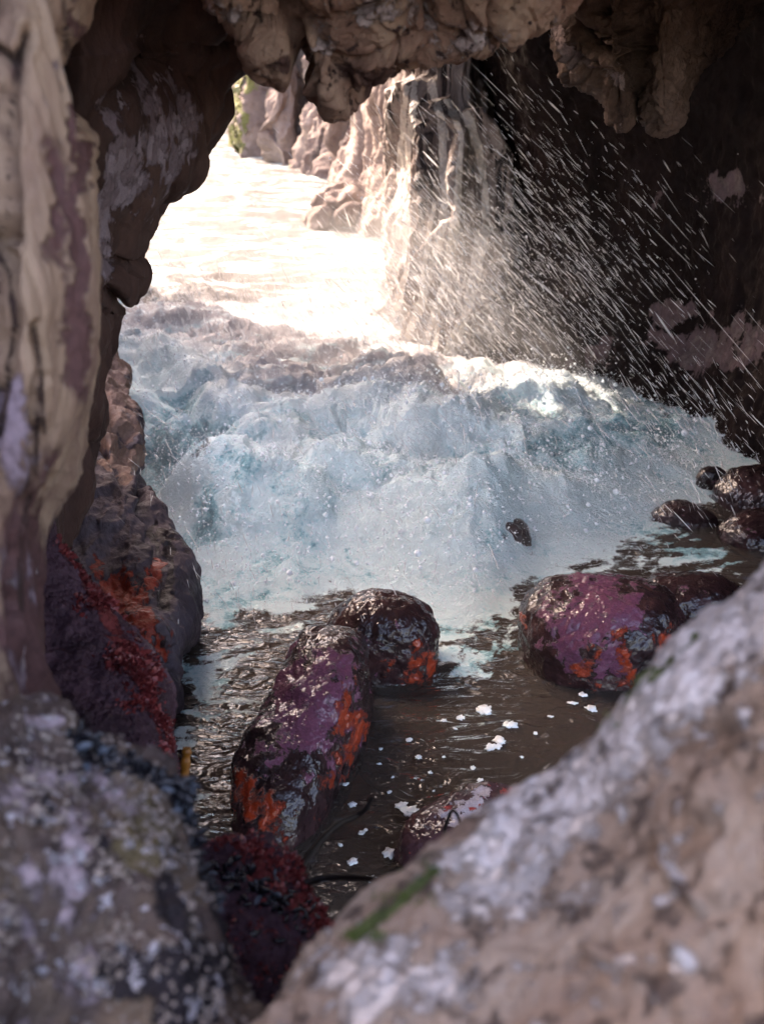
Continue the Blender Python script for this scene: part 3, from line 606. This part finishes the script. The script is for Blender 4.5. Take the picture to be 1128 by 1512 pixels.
for bx, by in [(650, 400), (610, 395), (570, 385), (530, 350), (516, 328), (500, 300), (478, 290), (470, 280)]:
    c1.append(upcol(bx, by, [(-.4, 0, -.2), (0, 0, 0), (.5, .1, .4), (1.0, .15, .7), (1.6, .1, .9), (2.4, .2, 1.2), (3.6, .3, 1.6), (5.5, .3, 2.0)]))
wsheet('near_cliff', c1, 320, 300, M['cliff'], [('c', .9, .35, (1, 1, .5), 81), ('r', 1.6, .20, (1.3, 1.3, .4), 82), ('n', 5, .06, (1, 1, 1), 83)],
    lambda px, py, V: (blobs(px, py, [(505, 170, 18, 50, .8), (590, 190, 20, 40, .4)]), px*0, px*0), 'pink sunlit cliff face just behind the fluted ridge', 'cliff')
c2 = []
for bx, by in [(620, 262), (560, 264), (520, 268), (495, 274), (470, 276), (448, 276), (434, 274), (420, 268), (412, 256), (404, 250)]:
    c2.append(upcol(bx, by, [(-.4, 0, -.3), (0, 0, 0), (.7, .3, .3), (1.4, .5, .5), (2.2, .6, .6), (3.2, .8, .8), (4.5, 1, 1), (6.5, 1.2, 1.2)]))
wsheet('middle_cliff', c2, 300, 260, M['cliff'], [('c', .7, .55, (1, 1, .35), 84), ('r', 1.3, .4, (1.3, 1.3, .35), 85), ('n', 4, .08, (1, 1, 1), 86)],
    lambda px, py, V: (blobs(px, py, [(462, 145, 12, 40, .9), (500, 160, 20, 40, .6)]), blobs(px, py, [(425, 240, 15, 20, .5)]), px*0), 'ribbed reddish cliff buttress between the two other cliffs', 'cliff')
c3 = []
for bx, by in [(520, 235), (480, 240), (460, 244), (440, 250), (425, 255), (408, 255), (380, 248), (358, 238), (342, 232), (334, 222), (334, 205), (330, 190)]:
    c3.append(upcol(bx, by, [(-.6, 0, -.3), (0, 0, 0), (.8, .05, .1), (1.6, .1, .3), (2.6, .1, .6), (4, .4, 1.2), (6, .8, 2), (8.5, 1, 3)]))
C3, C3V, C3N = wsheet('far_cliff', c3, 300, 260, M['cliff'], [('c', .6, .4, (1, 1, .5), 87), ('r', 1.0, .35, (1.3, 1.3, .5), 88), ('n', 4, .08, (1, 1, 1), 89)],
    lambda px, py, V: (blobs(px, py, [(370, 120, 20, 40, .3)]), blobs(px, py, [(345, 190, 12, 60, 1), (360, 130, 25, 40, .7)]), px*0), 'farthest pale cliff with yellow green weed at its left foot', 'cliff')
c4 = [[(-3 + i*-1.2 + .0, 34 + (i % 2)*1.5, z) for z in (-.5, 0, 2, 4, 7, 10)] for i in range(-5, 12)]
wsheet('distant_cliff', c4, 200, 120, M['cliff'], [('c', .5, .8, (1, 1, .5), 90), ('r', .6, .6, (1, 1, .6), 91)], lambda px, py, V: (px*0, px*0 + .3, px*0), 'distant hazy cliff closing the channel', 'cliff')
# added unseen wall on the left bank, its outline shaped to shade the chamber
lw = []
for x, y, zt in [(-1.6, -1.6, 3.), (-1.5, .5, 3.0), (-1.6, 2.0, 2.4), (-1.75, 3.2, 1.7), (-1.9, 4.2, 1.4), (-1.95, 5.0, 1.5), (-2.05, 5.6, 3.4), (-2.2, 6.8, 4.6), (-2.5, 8.0, 5.1), (-2.8, 9.1, 5.2), (-3.1, 10.0, 5.2), (-4.2, 10.6, 4.4), (-7, 11, 3.4)]:
    lw.append([(x + dx, y, z) for z, dx in [(-.5, 0), (.5, -.05), (zt*.4, -.1), (zt*.75, 0), (zt, -.3), (zt+.1, -1.2), (zt - .5, -2.6)]])
wsheet('left_shade_cliff', lw, 200, 120, M['overhang'], [('n', .9, .25, (1, 1, 1), 92), ('n', 4, .06, (1, 1, 1), 93)], lambda px, py, V: (px*0, px*0, px*0), 'unseen dark cliff added on the left bank to shade the chamber', 'cliff')
# added rock lip above the dark wall, placed to block sun and sky
lp = []
for y in np.linspace(2.6, 8.4, 8):
    k = .5 + .30*(y - 2.6)
    lp.append([(x, y, z) for x, z in [(1.6 - k*.9 + .3, 2.6), (1.3 - k*.6, 2.45), (1.9, 2.35), (3.4, 2.4), (5, 2.6), (5, 4), (3, 4.2), (1.7, 3.6), (1.6 - k*.9 + .3, 2.6)]])
wsheet('wall_shade_lip', lp, 120, 160, M['darkwall'], [('n', .9, .12, (1, 1, 1), 96), ('n', 4, .05, (1, 1, 1), 95)], lambda px, py, V: (px*0, px*0, px*0), 'unseen black rock lip added to shade the dark wall on the right', 'light blocker')
bk = []
for x in np.linspace(-2.6, 2.8, 9):
    bk.append([(x, y, z) for y, z in [(1.1, 2.45), (1.2, 2.35), (1.5, 2.26), (1.95, 2.22), (2.15, 2.5), (1.9, 2.9), (1.6, 3.1), (1.3, 3.0), (1.1, 2.7), (1.1, 2.45)]])
wsheet('overhead_shade_rock', bk, 120, 100, M['toprock'], [('n', .9, .05, (1, 1, 1), 97), ('n', 4, .03, (1, 1, 1), 98)], lambda px, py, V: (px*0, px*0, px*0), 'unseen brown rock roof added above the slab to shade it', 'rock')  # added roof out of view, set low to keep sun off the slab

# ------------------------------------------------------------------ boulders
BS = [('n', 3.2, .05, (1, 1, 1), 0), ('r', 8, .010, (1, 1, 1), 2), ('n', 16, .010, (1, 1, 1), 3), ('b', 44, .004, (1, 1, 1), 4)]
wide = lambda it, k: [(a[0], a[1], a[2]*k, a[3]*k, .75*(a[4] if len(a) > 4 else 1)) for a in it]
bm_ = lambda top, red: (lambda px, py, V: (blobs(px, py, wide(top, 1.25)), blobs(px, py, wide(red, 1.4)), px*0))
def at_ground(px, py, z): return G(px, py, z)
c = G(452, 1100, .06)
boulder('tall_boulder', c, ((.14, -.03, 0), (.10, .38, .12), (-.02, -.05, .19)), M['boulder'], BS, 3.0, seed=1,
    maskf=bm_([(455, 1040, 75, 85, 1), (400, 1120, 30, 60, .6), (490, 990, 50, 40, .9)], [(380, 1190, 50, 40, 1), (520, 1070, 16, 80, 1), (490, 1150, 26, 40, .9), (440, 1200, 30, 20, .7)]),
    label='tall wet purple boulder with orange red sides in the middle of the pool')
c = G(566, 955, .06)
boulder('round_boulder', c, ((.19, 0, 0), (0, .17, 0), (0, 0, .19)), M['boulder'], BS, 2.4, seed=2,
    maskf=bm_([(540, 960, 60, 50, .55), (600, 930, 30, 30, .3)], [(625, 985, 25, 35, 1), (590, 975, 30, 30, .6)]),
    label='rounded dark wet boulder between the tall boulder and the surge')
c = G(888, 945, .07)
boulder('broad_boulder', c, ((.285, .03, 0), (-.04, .22, .02), (0, -.02, .22)), M['boulder'], BS, 2.5, seed=3,
    maskf=bm_([(880, 900, 75, 60, 1), (840, 950, 40, 50, .8), (900, 960, 40, 50, .8)], [(922, 970, 24, 34, 1), (855, 985, 28, 28, .9), (985, 950, 26, 26, .9), (770, 900, 12, 40, .8), (900, 1010, 60, 14, .7)]),
    label='broad glistening purple boulder with orange patches at the right of the pool')
c = G(1015, 885, .0)
boulder('back_boulder', c, ((.20, 0, 0), (0, .16, 0), (0, 0, .10)), M['boulder'], BS, 2.3, seed=4, base=ICO5,
    maskf=bm_([(1010, 870, 60, 30, .5)], [(1000, 900, 30, 20, .3)]), label='low dark boulder awash behind the broad boulder')
for i, (x, y, z, s, lab) in enumerate([(1150, 740, .04, (.30, .22, .16), 'black boulder at the foot of the cave wall by the right edge'), (1010, 775, -.12, (.16, .12, .11), 'dark rounded rock half buried in foam at the right'),
        (1052, 712, .06, (.09, .07, .09), 'smallest dark rock poking through the foam near the cave wall'), (1125, 790, .03, (.2, .15, .10), 'wet flat boulder on the right edge above the slab'),
        (736, 800, -.08, (.14, .12, .10), 'dark boulder with a red streak swallowed by the breaking surge')]):
    c = G(x, y, z)
    for _ in range(6): c = G(x, y, float(water_h(c[0:1], c[1:2])[0]) + z*.25)
    boulder('shore_boulder', c, ((s[0], 0, 0), (0, s[1], 0), (0, 0, s[2])), M['boulder'], BS, 2.3, seed=5+i, base=ICO5,
        maskf=bm_([(x, y, 30, 30, .4)], [(702, 805, 14, 22, 1)]), label=lab)
c = G(690, 1240, .02)
boulder('crusted_rock', c, ((.17, .13, 0), (-.06, .10, 0), (0, 0, .11)), M['smallrock'], BS[:3] + [('b', 40, .008)], 2.5, seed=12, base=ICO5,
    maskf=bm_([(700, 1200, 60, 40, 1), (640, 1250, 20, 20, .6)], [(760, 1165, 30, 14, 1), (690, 1190, 40, 14, .8), (620, 1280, 20, 30, .6)]),
    label='small white and red crusted rock against the slab edge')
# submerged brown rock
c = G(640, 1090, -.16)
boulder('sunken_rock', c, ((.30, 0, 0), (0, .28, 0), (0, 0, .13)), M['bed'], BS[:2], 2.3, seed=13, base=ICO5, label='brown rock showing under the still water of the pool')
c = G(500, 310+0, 0)
boulder('channel_boulder', G(494, 326, .18), ((.34, 0, 0), (0, .4, 0), (.12, 0, .36)), M['cliff'], [('c', 3, .12), ('r', 5, .06), ('n', 9, .04)], 2.4, seed=14, base=ICO5, label='pale pointed boulder at the foot of the cliff in the bright channel')

# ------------------------------------------------------------------ mussels
def mussel_mesh():
    n, m = 9, 8; Vs = []
    for i in range(n):
        u = i/(n-1); w = math.sin(math.pi*min(1, u*.92 + .06))**.7*(.35 + .65*u**.6)*.5; h = w*.62
        for j in range(m):
            a = 2*math.pi*j/m; Vs.append((w*math.cos(a) + .12*math.sin(u*2.6), h*math.sin(a)*(1.0 if math.sin(a) > 0 else .8), u*1.7 - .3))
    V = np.array(Vs)[:, [0, 2, 1]]
    F = [[i*m+j, i*m+(j+1) % m, (i+1)*m+(j+1) % m, (i+1)*m+j] for i in range(n-1) for j in range(m)]
    return V, np.array(F)
mv, mf = mussel_mesh()
def px_points(Vs, Ns, poly, w, k, lo=None):
    px, py, t = P(Vs); d = polydist(px, py, poly)
    ok = np.where((d < w*np.abs(RNG.normal(size=d.shape))) & (((np.array([0, 0, CAMZ]) - Vs)*Ns).sum(1) > -.02))[0]
    return RNG.choice(ok, min(k, len(ok)), replace=False)
protos = []
for nm, mt in (('mussel', M['mussel']), ('mussel', M['mussel_pale'])):
    me = bpy.data.meshes.new(nm); me.from_pydata([tuple(v) for v in mv], [], [tuple(f) for f in mf]); me.materials.append(mt)
    for p_ in me.polygons: p_.use_smooth = True
    protos.append(me)
def put_mussels(Vs, Ns, idx, size, label, group):
    for q_, i in enumerate(idx):
        o = bpy.data.objects.new('mussel', protos[1 if RNG.random() < .15 else 0]); COL.objects.link(o)
        n = Vector(Ns[i]) + Vector(RNG.normal(size=3)*.7); o.rotation_mode = 'QUATERNION'
        o.rotation_quaternion = n.to_track_quat('Y' if RNG.random() < .6 else 'Z', 'X'); s = size*RNG.uniform(.7, 1.35); o.scale = (s, s, s)
        o.location = Vector(Vs[i]) + Vector(Ns[i])*size*.2
        tag(o, label, 'mussel', group)
put_mussels(EV, EN, px_points(EV, EN, [(112, 1095), (140, 1118), (180, 1132), (230, 1142), (262, 1172)], 9, 85), .0115, 'small blue black mussel in the row along the top of the barnacled boulder', 'mussels along the top of the boulder')
put_mussels(EV, EN, px_points(EV, EN, [(262, 1172), (285, 1225), (300, 1270), (318, 1330)], 15, 100), .0115, 'small blue black mussel in the band down the right side of the barnacled boulder', 'mussels down the side of the boulder')
put_mussels(FV, FN, px_points(FV, FN, [(335, 1290), (380, 1320), (430, 1350)], 15, 95), .012, 'blue black mussel on the red weed covered rock', 'mussels on the weed covered rock')

# barnacles, weed fringes: parts of their rocks, too many to count
def cone(k=6, r0=1., r1=.45, h=.7):
    a = np.arange(k)*2*np.pi/k
    V = np.concatenate([np.stack([r0*np.cos(a), r0*np.sin(a), a*0-.1], 1), np.stack([r1*np.cos(a), r1*np.sin(a), a*0+h], 1), [[0, 0, h*.45]]])
    F = [[i, (i+1) % k, k+(i+1) % k] for i in range(k)] + [[i, k+(i+1) % k, k+i] for i in range(k)] + [[k+i, k+(i+1) % k, 2*k] for i in range(k)]
    return V, np.array(F)
def barn(parent, Vs, Ns, region, k, size, name='barnacle_crust', tmpl=None, mat=None, rnd=.5, sc=None):
    px, py, t = P(Vs); w = blobs(px, py, region)*(((np.array([0, 0, CAMZ]) - Vs)*Ns).sum(1) > -.05)
    w = w*np.clip(.4 + 2*fbm(Vs*9, 3, 99), 0, 2); w = w/w.sum(); idx = RNG.choice(len(Vs), k, p=w)
    s = size*RNG.lognormal(0, .4, k)
    V, F = scatter(Vs[idx] + RNG.normal(size=(k, 3))*.002, Ns[idx], tmpl or cone(), s if sc is None else s[:, None]*np.array(sc)[None], rnd)
    o = mesh_obj(name, V, F, mat or M['barnacle'], parent=parent, smooth=False); o['kind'] = 'stuff'; return o
barn(Eobj, EV, EN, [(190, 1330, 150, 180), (60, 1300, 90, 200), (100, 1120, 60, 60)], 2000, .0023)
leafV = np.array([(-.35, 0, 0), (.35, 0, 0), (.5, .25, .6), (-.3, .2, .65), (.1, .5, 1.1)]); leafF = np.array([(0, 1, 2), (0, 2, 3), (3, 2, 4)])
barn(Dobj, DV, DN, [(110, 810, 10, 25), (130, 850, 12, 30), (155, 900, 12, 30), (185, 950, 14, 30), (212, 1005, 14, 30), (232, 1060, 6, 30, .6), (245, 1110, 5, 30, .6), (258, 1150, 5, 20, .6)], 8500, .0056, 'red_algae_fringe', (leafV, leafF), M['redweed'], 1.6)
barn(Fobj, FV, FN, [(350, 1255, 30, 14), (390, 1270, 36, 20), (430, 1300, 24, 24), (455, 1335, 16, 26), (478, 1375, 14, 26), (400, 1400, 70, 60, .25)], 7000, .0048, 'red_seaweed', (leafV, leafF), M['redweed'], 1.6)
barn(Gobj, GV, GN, [(540, 1376, 26, 9), (600, 1325, 26, 8), (640, 1290, 20, 7, .5), (890, 1068, 14, 10, .6), (960, 1000, 30, 10, .4)], 1500, .0014, 'moss', (leafV, leafF), M['moss'], 1.2)
barn(C3, C3V, C3N, [(340, 190, 8, 50), (348, 150, 8, 30), (332, 170, 6, 40)], 1500, .09, 'hanging_weed', (leafV*[1, 1, -1.4], leafF), M['greenweed'], 1.2)

# ------------------------------------------------------------------ kelp
def tube(name, pts, r0, r1, mat, label, cat, n=8, m=60):
    C = catmull(np.array(pts, float), m, 0); T = np.gradient(C, axis=0); T /= np.linalg.norm(T, axis=1)[:, None]
    a = np.cross(T, [0.1, .2, 1]); a /= np.linalg.norm(a, axis=1)[:, None]; b = np.cross(T, a)
    r = (np.linspace(r0, r1, m)*(1 + .12*np.sin(np.arange(m)*.9)))[:, None, None]; th = np.linspace(0, 2*np.pi, n, endpoint=False)[None, :, None]
    V = C[:, None] + r*(np.cos(th)*a[:, None] + np.sin(th)*b[:, None])
    F = np.array([[i*n+j, i*n+(j+1) % n, (i+1)*n+(j+1) % n, (i+1)*n+j] for i in range(m-1) for j in range(n)])
    o = mesh_obj(name, V.reshape(-1, 3), F, mat); return tag(o, label, cat)
tube('kelp_stalk', W([430, 445, 470, 498, 525, 540, 549], [1300, 1280, 1245, 1218, 1205, 1195, 1178], [1.9, 1.95, 2.0, 2.05, 2.1, 2.1, 2.1]), .0075, .004, M['kelp'], 'black kelp stalk curving up over the water with a red tip', 'kelp')
tube('kelp_stalk', W([440, 455, 480, 520, 560, 600, 640], [1310, 1302, 1296, 1295, 1300, 1312, 1330], [1.85, 1.85, 1.86, 1.84, 1.8, 1.75, 1.7]), .007, .004, M['kelp'], 'black kelp stalk arching from the weedy rock to the slab', 'kelp')
tube('kelp_stalk', W([470, 490, 520, 560, 600], [1392, 1378, 1362, 1350, 1330], [1.75, 1.74, 1.7, 1.65, 1.6]), .005, .004, M['kelp'], 'lowest black kelp stalk lying near the slab edge', 'kelp')
tube('kelp_stalk', W([658, 656, 660, 668, 676, 680], [1262, 1235, 1212, 1197, 1205, 1222], [1.95, 1.95, 1.95, 1.95, 1.95, 1.95]), .0035, .0025, M['kelp'], 'thin black kelp stalk looped over the small crusted rock', 'kelp')
o = tube('orange_kelp', W([271, 272, 274, 276, 276], [1185, 1160, 1130, 1112, 1104], [2.15]*5), .0105, .008, M['orange_kelp'], 'upright orange kelp blade beside the weeded ridge', 'kelp', 10, 30)

# ------------------------------------------------------------------ foam flecks on the pool
flk = []
for x, y, r in [(680, 1062, 9), (716, 1050, 12), (733, 1104, 7), (751, 1072, 9), (737, 1096, 9), (724, 1105, 8), (753, 1073, 8), (604, 1095, 7), (618, 1120, 5), (562, 1108, 4), (635, 1143, 5), (698, 1136, 5), (709, 1155, 7), (640, 1170, 3), (708, 1160, 5), (592, 1192, 10), (606, 1200, 12), (617, 1208, 6), (575, 1172, 5), (606, 1248, 9), (575, 1262, 11), (540, 1228, 5), (520, 1190, 7), (534, 1232, 5), (548, 1300, 8), (560, 1130, 4), (672, 1078, 4), (655, 1066, 5), (845, 1040, 6), (872, 1048, 10), (860, 1028, 8), (812, 1060, 5), (590, 1275, 7), (520, 1275, 9), (503, 1250, 5), (540, 1340, 6), (510, 1160, 5), (790, 1085, 4), (770, 1120, 4), (655, 1120, 3), (580, 1150, 3)]:
    flk.append((x, y, r))
for x, y, r in flk:
    g = G(x, y, 0); t = P(g)[2]; rr = .8*r/FP*t*RNG.uniform(.7, 1.1); S, F = ICO3
    aa = RNG.uniform(0, 3.1); V = S*np.array([RNG.uniform(.8, 1.5), RNG.uniform(.8, 1.3), .10])*rr; V = V*(1 + .9*noise(S*1.9 + x, 5))[:, None]
    V = np.stack([V[:, 0]*math.cos(aa) - V[:, 1]*math.sin(aa), V[:, 0]*math.sin(aa) + V[:, 1]*math.cos(aa), V[:, 2]], 1) + g + [0, 0, .006]
    o = mesh_obj('foam_fleck', V, F, M['foam']); tag(o, 'small white foam fleck floating on the dark still water', 'foam fleck', 'foam flecks on the pool')

# ------------------------------------------------------------------ spray: elongated drops, foam droplets
def spindle():
    k = 4; a = np.arange(k)*2*np.pi/k
    V = [(0, 0, -1)] + [(math.cos(t), math.sin(t), -.3) for t in a] + [(.8*math.cos(t), .8*math.sin(t), .6) for t in a] + [(0, 0, 1)]
    F = [[0, 1+(i+1) % k, 1+i] for i in range(k)] + [[1+i, 1+(i+1) % k, 5+(i+1) % k] for i in range(k)] + [[1+i, 5+(i+1) % k, 5+i] for i in range(k)] + [[9, 5+i, 5+(i+1) % k] for i in range(k)]
    return np.array(V, float), np.array(F)
SP = spindle()
def streaks(name, regions, label):
    allV, allF, off = [], [], 0
    for (cx, cy, sx, sy, t0, t1, n, slope, jit, L, wd) in regions:
        px = RNG.normal(cx, sx, n); py = RNG.normal(cy, sy, n); t = RNG.uniform(t0, t1, n)
        p = W(px, py, t)
        keep = p[:, 2] > water_h(p[:, 0], p[:, 1]) - .02
        p, t = p[keep], t[keep]; k = len(p)
        ang = np.radians(slope + RNG.normal(0, jit, k))
        dirs = np.stack([np.cos(ang), RNG.normal(0, .15, k), -np.sin(ang)], 1)
        l = L*RNG.lognormal(-.25, .65, k)*.5; w_ = wd*RNG.lognormal(-.2, .5, k)*.5
        V, F = scatter(p, dirs, SP, np.stack([w_, w_, l], 1), 0)
        allV.append(V); allF.append(F + off); off += len(V)
    o = mesh_obj(name, np.concatenate(allV), np.concatenate(allF), M['spray']); tag(o, label, 'spray', kind='stuff'); return o
streaks('flying_spray', [
    (700, 430, 90, 90, 5.6, 7.0, 1900, 46, 6, .060, .0026),
    (650, 330, 80, 110, 5.6, 7.0, 600, 46, 7, .06, .0028),
    (760, 350, 110, 110, 4.6, 6.6, 1200, 45, 6, .065, .0024),
    (860, 470, 110, 90, 4.2, 6.0, 500, 46, 5, .07, .0024),
    (1000, 620, 80, 60, 3.6, 4.8, 300, 50, 6, .06, .0022),
    (1000, 710, 90, 45, 3.6, 4.4, 150, 56, 8, .05, .0016),
    (570, 430, 70, 60, 6.2, 8.0, 900, 50, 9, .06, .004)], 'bright streaks of spray falling across the dark cave wall')
streaks('surge_spray', [
    (450, 470, 150, 45, 5.6, 8.0, 1500, 66, 12, .05, .0035),
    (300, 480, 110, 40, 5.6, 8.0, 900, 75, 12, .05, .0035),
    (520, 800, 150, 60, 3.4, 4.2, 90, 72, 14, .05, .0025),
    (330, 820, 50, 60, 3.5, 4.2, 70, 80, 16, .05, .0025),
    (235, 700, 25, 90, 4.0, 4.8, 80, 70, 22, .05, .0028),
    (800, 740, 110, 45, 3.9, 4.6, 120, 60, 14, .04, .0015),
    (620, 620, 200, 50, 4.6, 5.6, 600, 55, 18, .05, .003)], 'fine white spray thrown up over the breaking surge')
# foam droplets leaping off the crests
sel = (WD > .1) & (WD < 3.2) & (WPX > 120) & (WPX < 1120) & (WPY > 450) & (WPY < 950)
w = sel*(.15 + np.exp(-((WD-.5)/.3)**2) + .6*np.exp(-((WD-1.6)/.3)**2)); w = w/w.sum()
k = 9000; idx = RNG.choice(len(WV), k, p=w)
p = WV[idx] + np.stack([RNG.normal(0, .03, k), RNG.normal(-.02, .03, k), np.abs(RNG.exponential(.035, k))], 1)
V, F = scatter(p, np.tile([0, 0, 1.], (k, 1)), ICO1, .0032*RNG.lognormal(0, .5, k), 1.)
o = mesh_obj('foam_droplets', V, F, M['foam']); tag(o, 'loose white droplets leaping from the surge crest', 'foam', kind='stuff')

# torn foam strands over the surge (fine geometry, too many to count)
sel = (WD > -.06) & (WD < 3.6) & (WPX > 100) & (WPX < 1128) & (WPY > 400) & (WPY < 960)
w = sel*(.3 + np.exp(-((WD-.1)/.25)**2) + .8*np.exp(-((WD-.75)/.25)**2) + .6*np.exp(-((WD-1.65)/.3)**2))*np.abs(V_AREA); w = w/w.sum()
k = 11000; idx = RNG.choice(len(WV), k, p=w); p = WV[idx] + np.stack([RNG.normal(0, .01, k), RNG.normal(0, .01, k), np.abs(RNG.normal(0, .012, k))], 1)
ang = RNG.normal(0, .55, k) + 1.2*noise(p*2.5, 7); dirs = np.stack([np.sin(ang), -np.cos(ang)*.8, -.25 + .5*noise(p*4 + 5, 8) + RNG.normal(0, .25, k)], 1)
L_ = .010*RNG.lognormal(0, .5, k); w_ = .0010*RNG.lognormal(0, .4, k)
V, F = scatter(p, dirs, SP, np.stack([w_, w_, L_], 1), 0)
o = mesh_obj('foam_strands', V, F, M['foam']); tag(o, 'torn white foam strands over the breaking surge', 'foam', kind='stuff')
k = 30000; idx = RNG.choice(len(WV), k, p=w)
p = WV[idx] + np.stack([RNG.normal(0, .02, k), RNG.normal(-.01, .03, k), np.abs(RNG.exponential(.022, k))], 1)
V, F = scatter(p, np.tile([0, 0, 1.], (k, 1)), (ICO0), .0018*RNG.lognormal(0, .5, k), 1.)
o = mesh_obj('foam_froth', V, F, M['foam']); tag(o, 'fine white froth thrown up along the surge front', 'foam', kind='stuff')
def mist(name, c, rad, dens, label):
    S, F = ICO3; V = S*np.array(rad) + np.array(c)
    mm = bpy.data.materials.new(name + ' air'); mm.use_nodes = True; nt = mm.node_tree; n = nt.nodes; n.remove(n['Principled BSDF'])
    pv = n.new('ShaderNodeVolumePrincipled'); pv.inputs['Color'].default_value = (.96, .95, .94, 1); pv.inputs['Anisotropy'].default_value = .35
    tc = n.new('ShaderNodeTexCoord'); ln = n.new('ShaderNodeVectorMath'); ln.operation = 'MULTIPLY'; ln.inputs[1].default_value = [1/r for r in rad]
    sb = n.new('ShaderNodeVectorMath'); sb.operation = 'SUBTRACT'; sb.inputs[1].default_value = (0, 0, rad[2]); nt.links.new(tc.outputs['Object'], sb.inputs[0]); nt.links.new(sb.outputs[0], ln.inputs[0])
    le = n.new('ShaderNodeVectorMath'); le.operation = 'LENGTH'; nt.links.new(ln.outputs[0], le.inputs[0])
    mr = n.new('ShaderNodeMapRange'); mr.inputs['From Min'].default_value = .95; mr.inputs['From Max'].default_value = .1; nt.links.new(le.outputs['Value'], mr.inputs[0])
    nz_ = n.new('ShaderNodeTexNoise'); nz_.inputs['Scale'].default_value = 2.2; nz_.inputs['Detail'].default_value = 3; nt.links.new(tc.outputs['Object'], nz_.inputs['Vector'])
    m2 = n.new('ShaderNodeMapRange'); m2.inputs['From Min'].default_value = .38; m2.inputs['From Max'].default_value = .68; nt.links.new(nz_.outputs['Fac'], m2.inputs[0])
    mu = n.new('ShaderNodeMath'); mu.operation = 'MULTIPLY'; nt.links.new(mr.outputs[0], mu.inputs[0]); nt.links.new(m2.outputs[0], mu.inputs[1])
    m3 = n.new('ShaderNodeMath'); m3.operation = 'MULTIPLY'; nt.links.new(mu.outputs[0], m3.inputs[0]); m3.inputs[1].default_value = dens
    nt.links.new(m3.outputs[0], pv.inputs['Density']); nt.links.new(pv.outputs[0], n['Material Output'].inputs['Volume'])
    o = mesh_obj(name, V, F, mm); tag(o, label, 'mist', kind='stuff'); return o
mist('surge_mist', (-.1, 4.7, .12), (1.9, 1.2, .45), .9, 'thin white mist blowing low over the breaking surge')
mist('spray_mist', (.25, 7.1, .35), (1.8, 1.7, 1.0), .7, 'soft white mist hanging over the channel below the fluted rock')

k = 5000; px_ = RNG.normal(720, 110, k); py_ = RNG.normal(440, 95, k); p = W(px_, py_, RNG.uniform(4.6, 6.8, k)); p = p[p[:, 2] > .1]
V, F = scatter(p, np.tile([0, 0, 1.], (len(p), 1)), ICO1, .0016*RNG.lognormal(0, .5, len(p)), 1.)
o = mesh_obj('spray_droplets', V, F, M['spray']); tag(o, 'round spray droplets scattered before the dark cave wall', 'spray', kind='stuff')
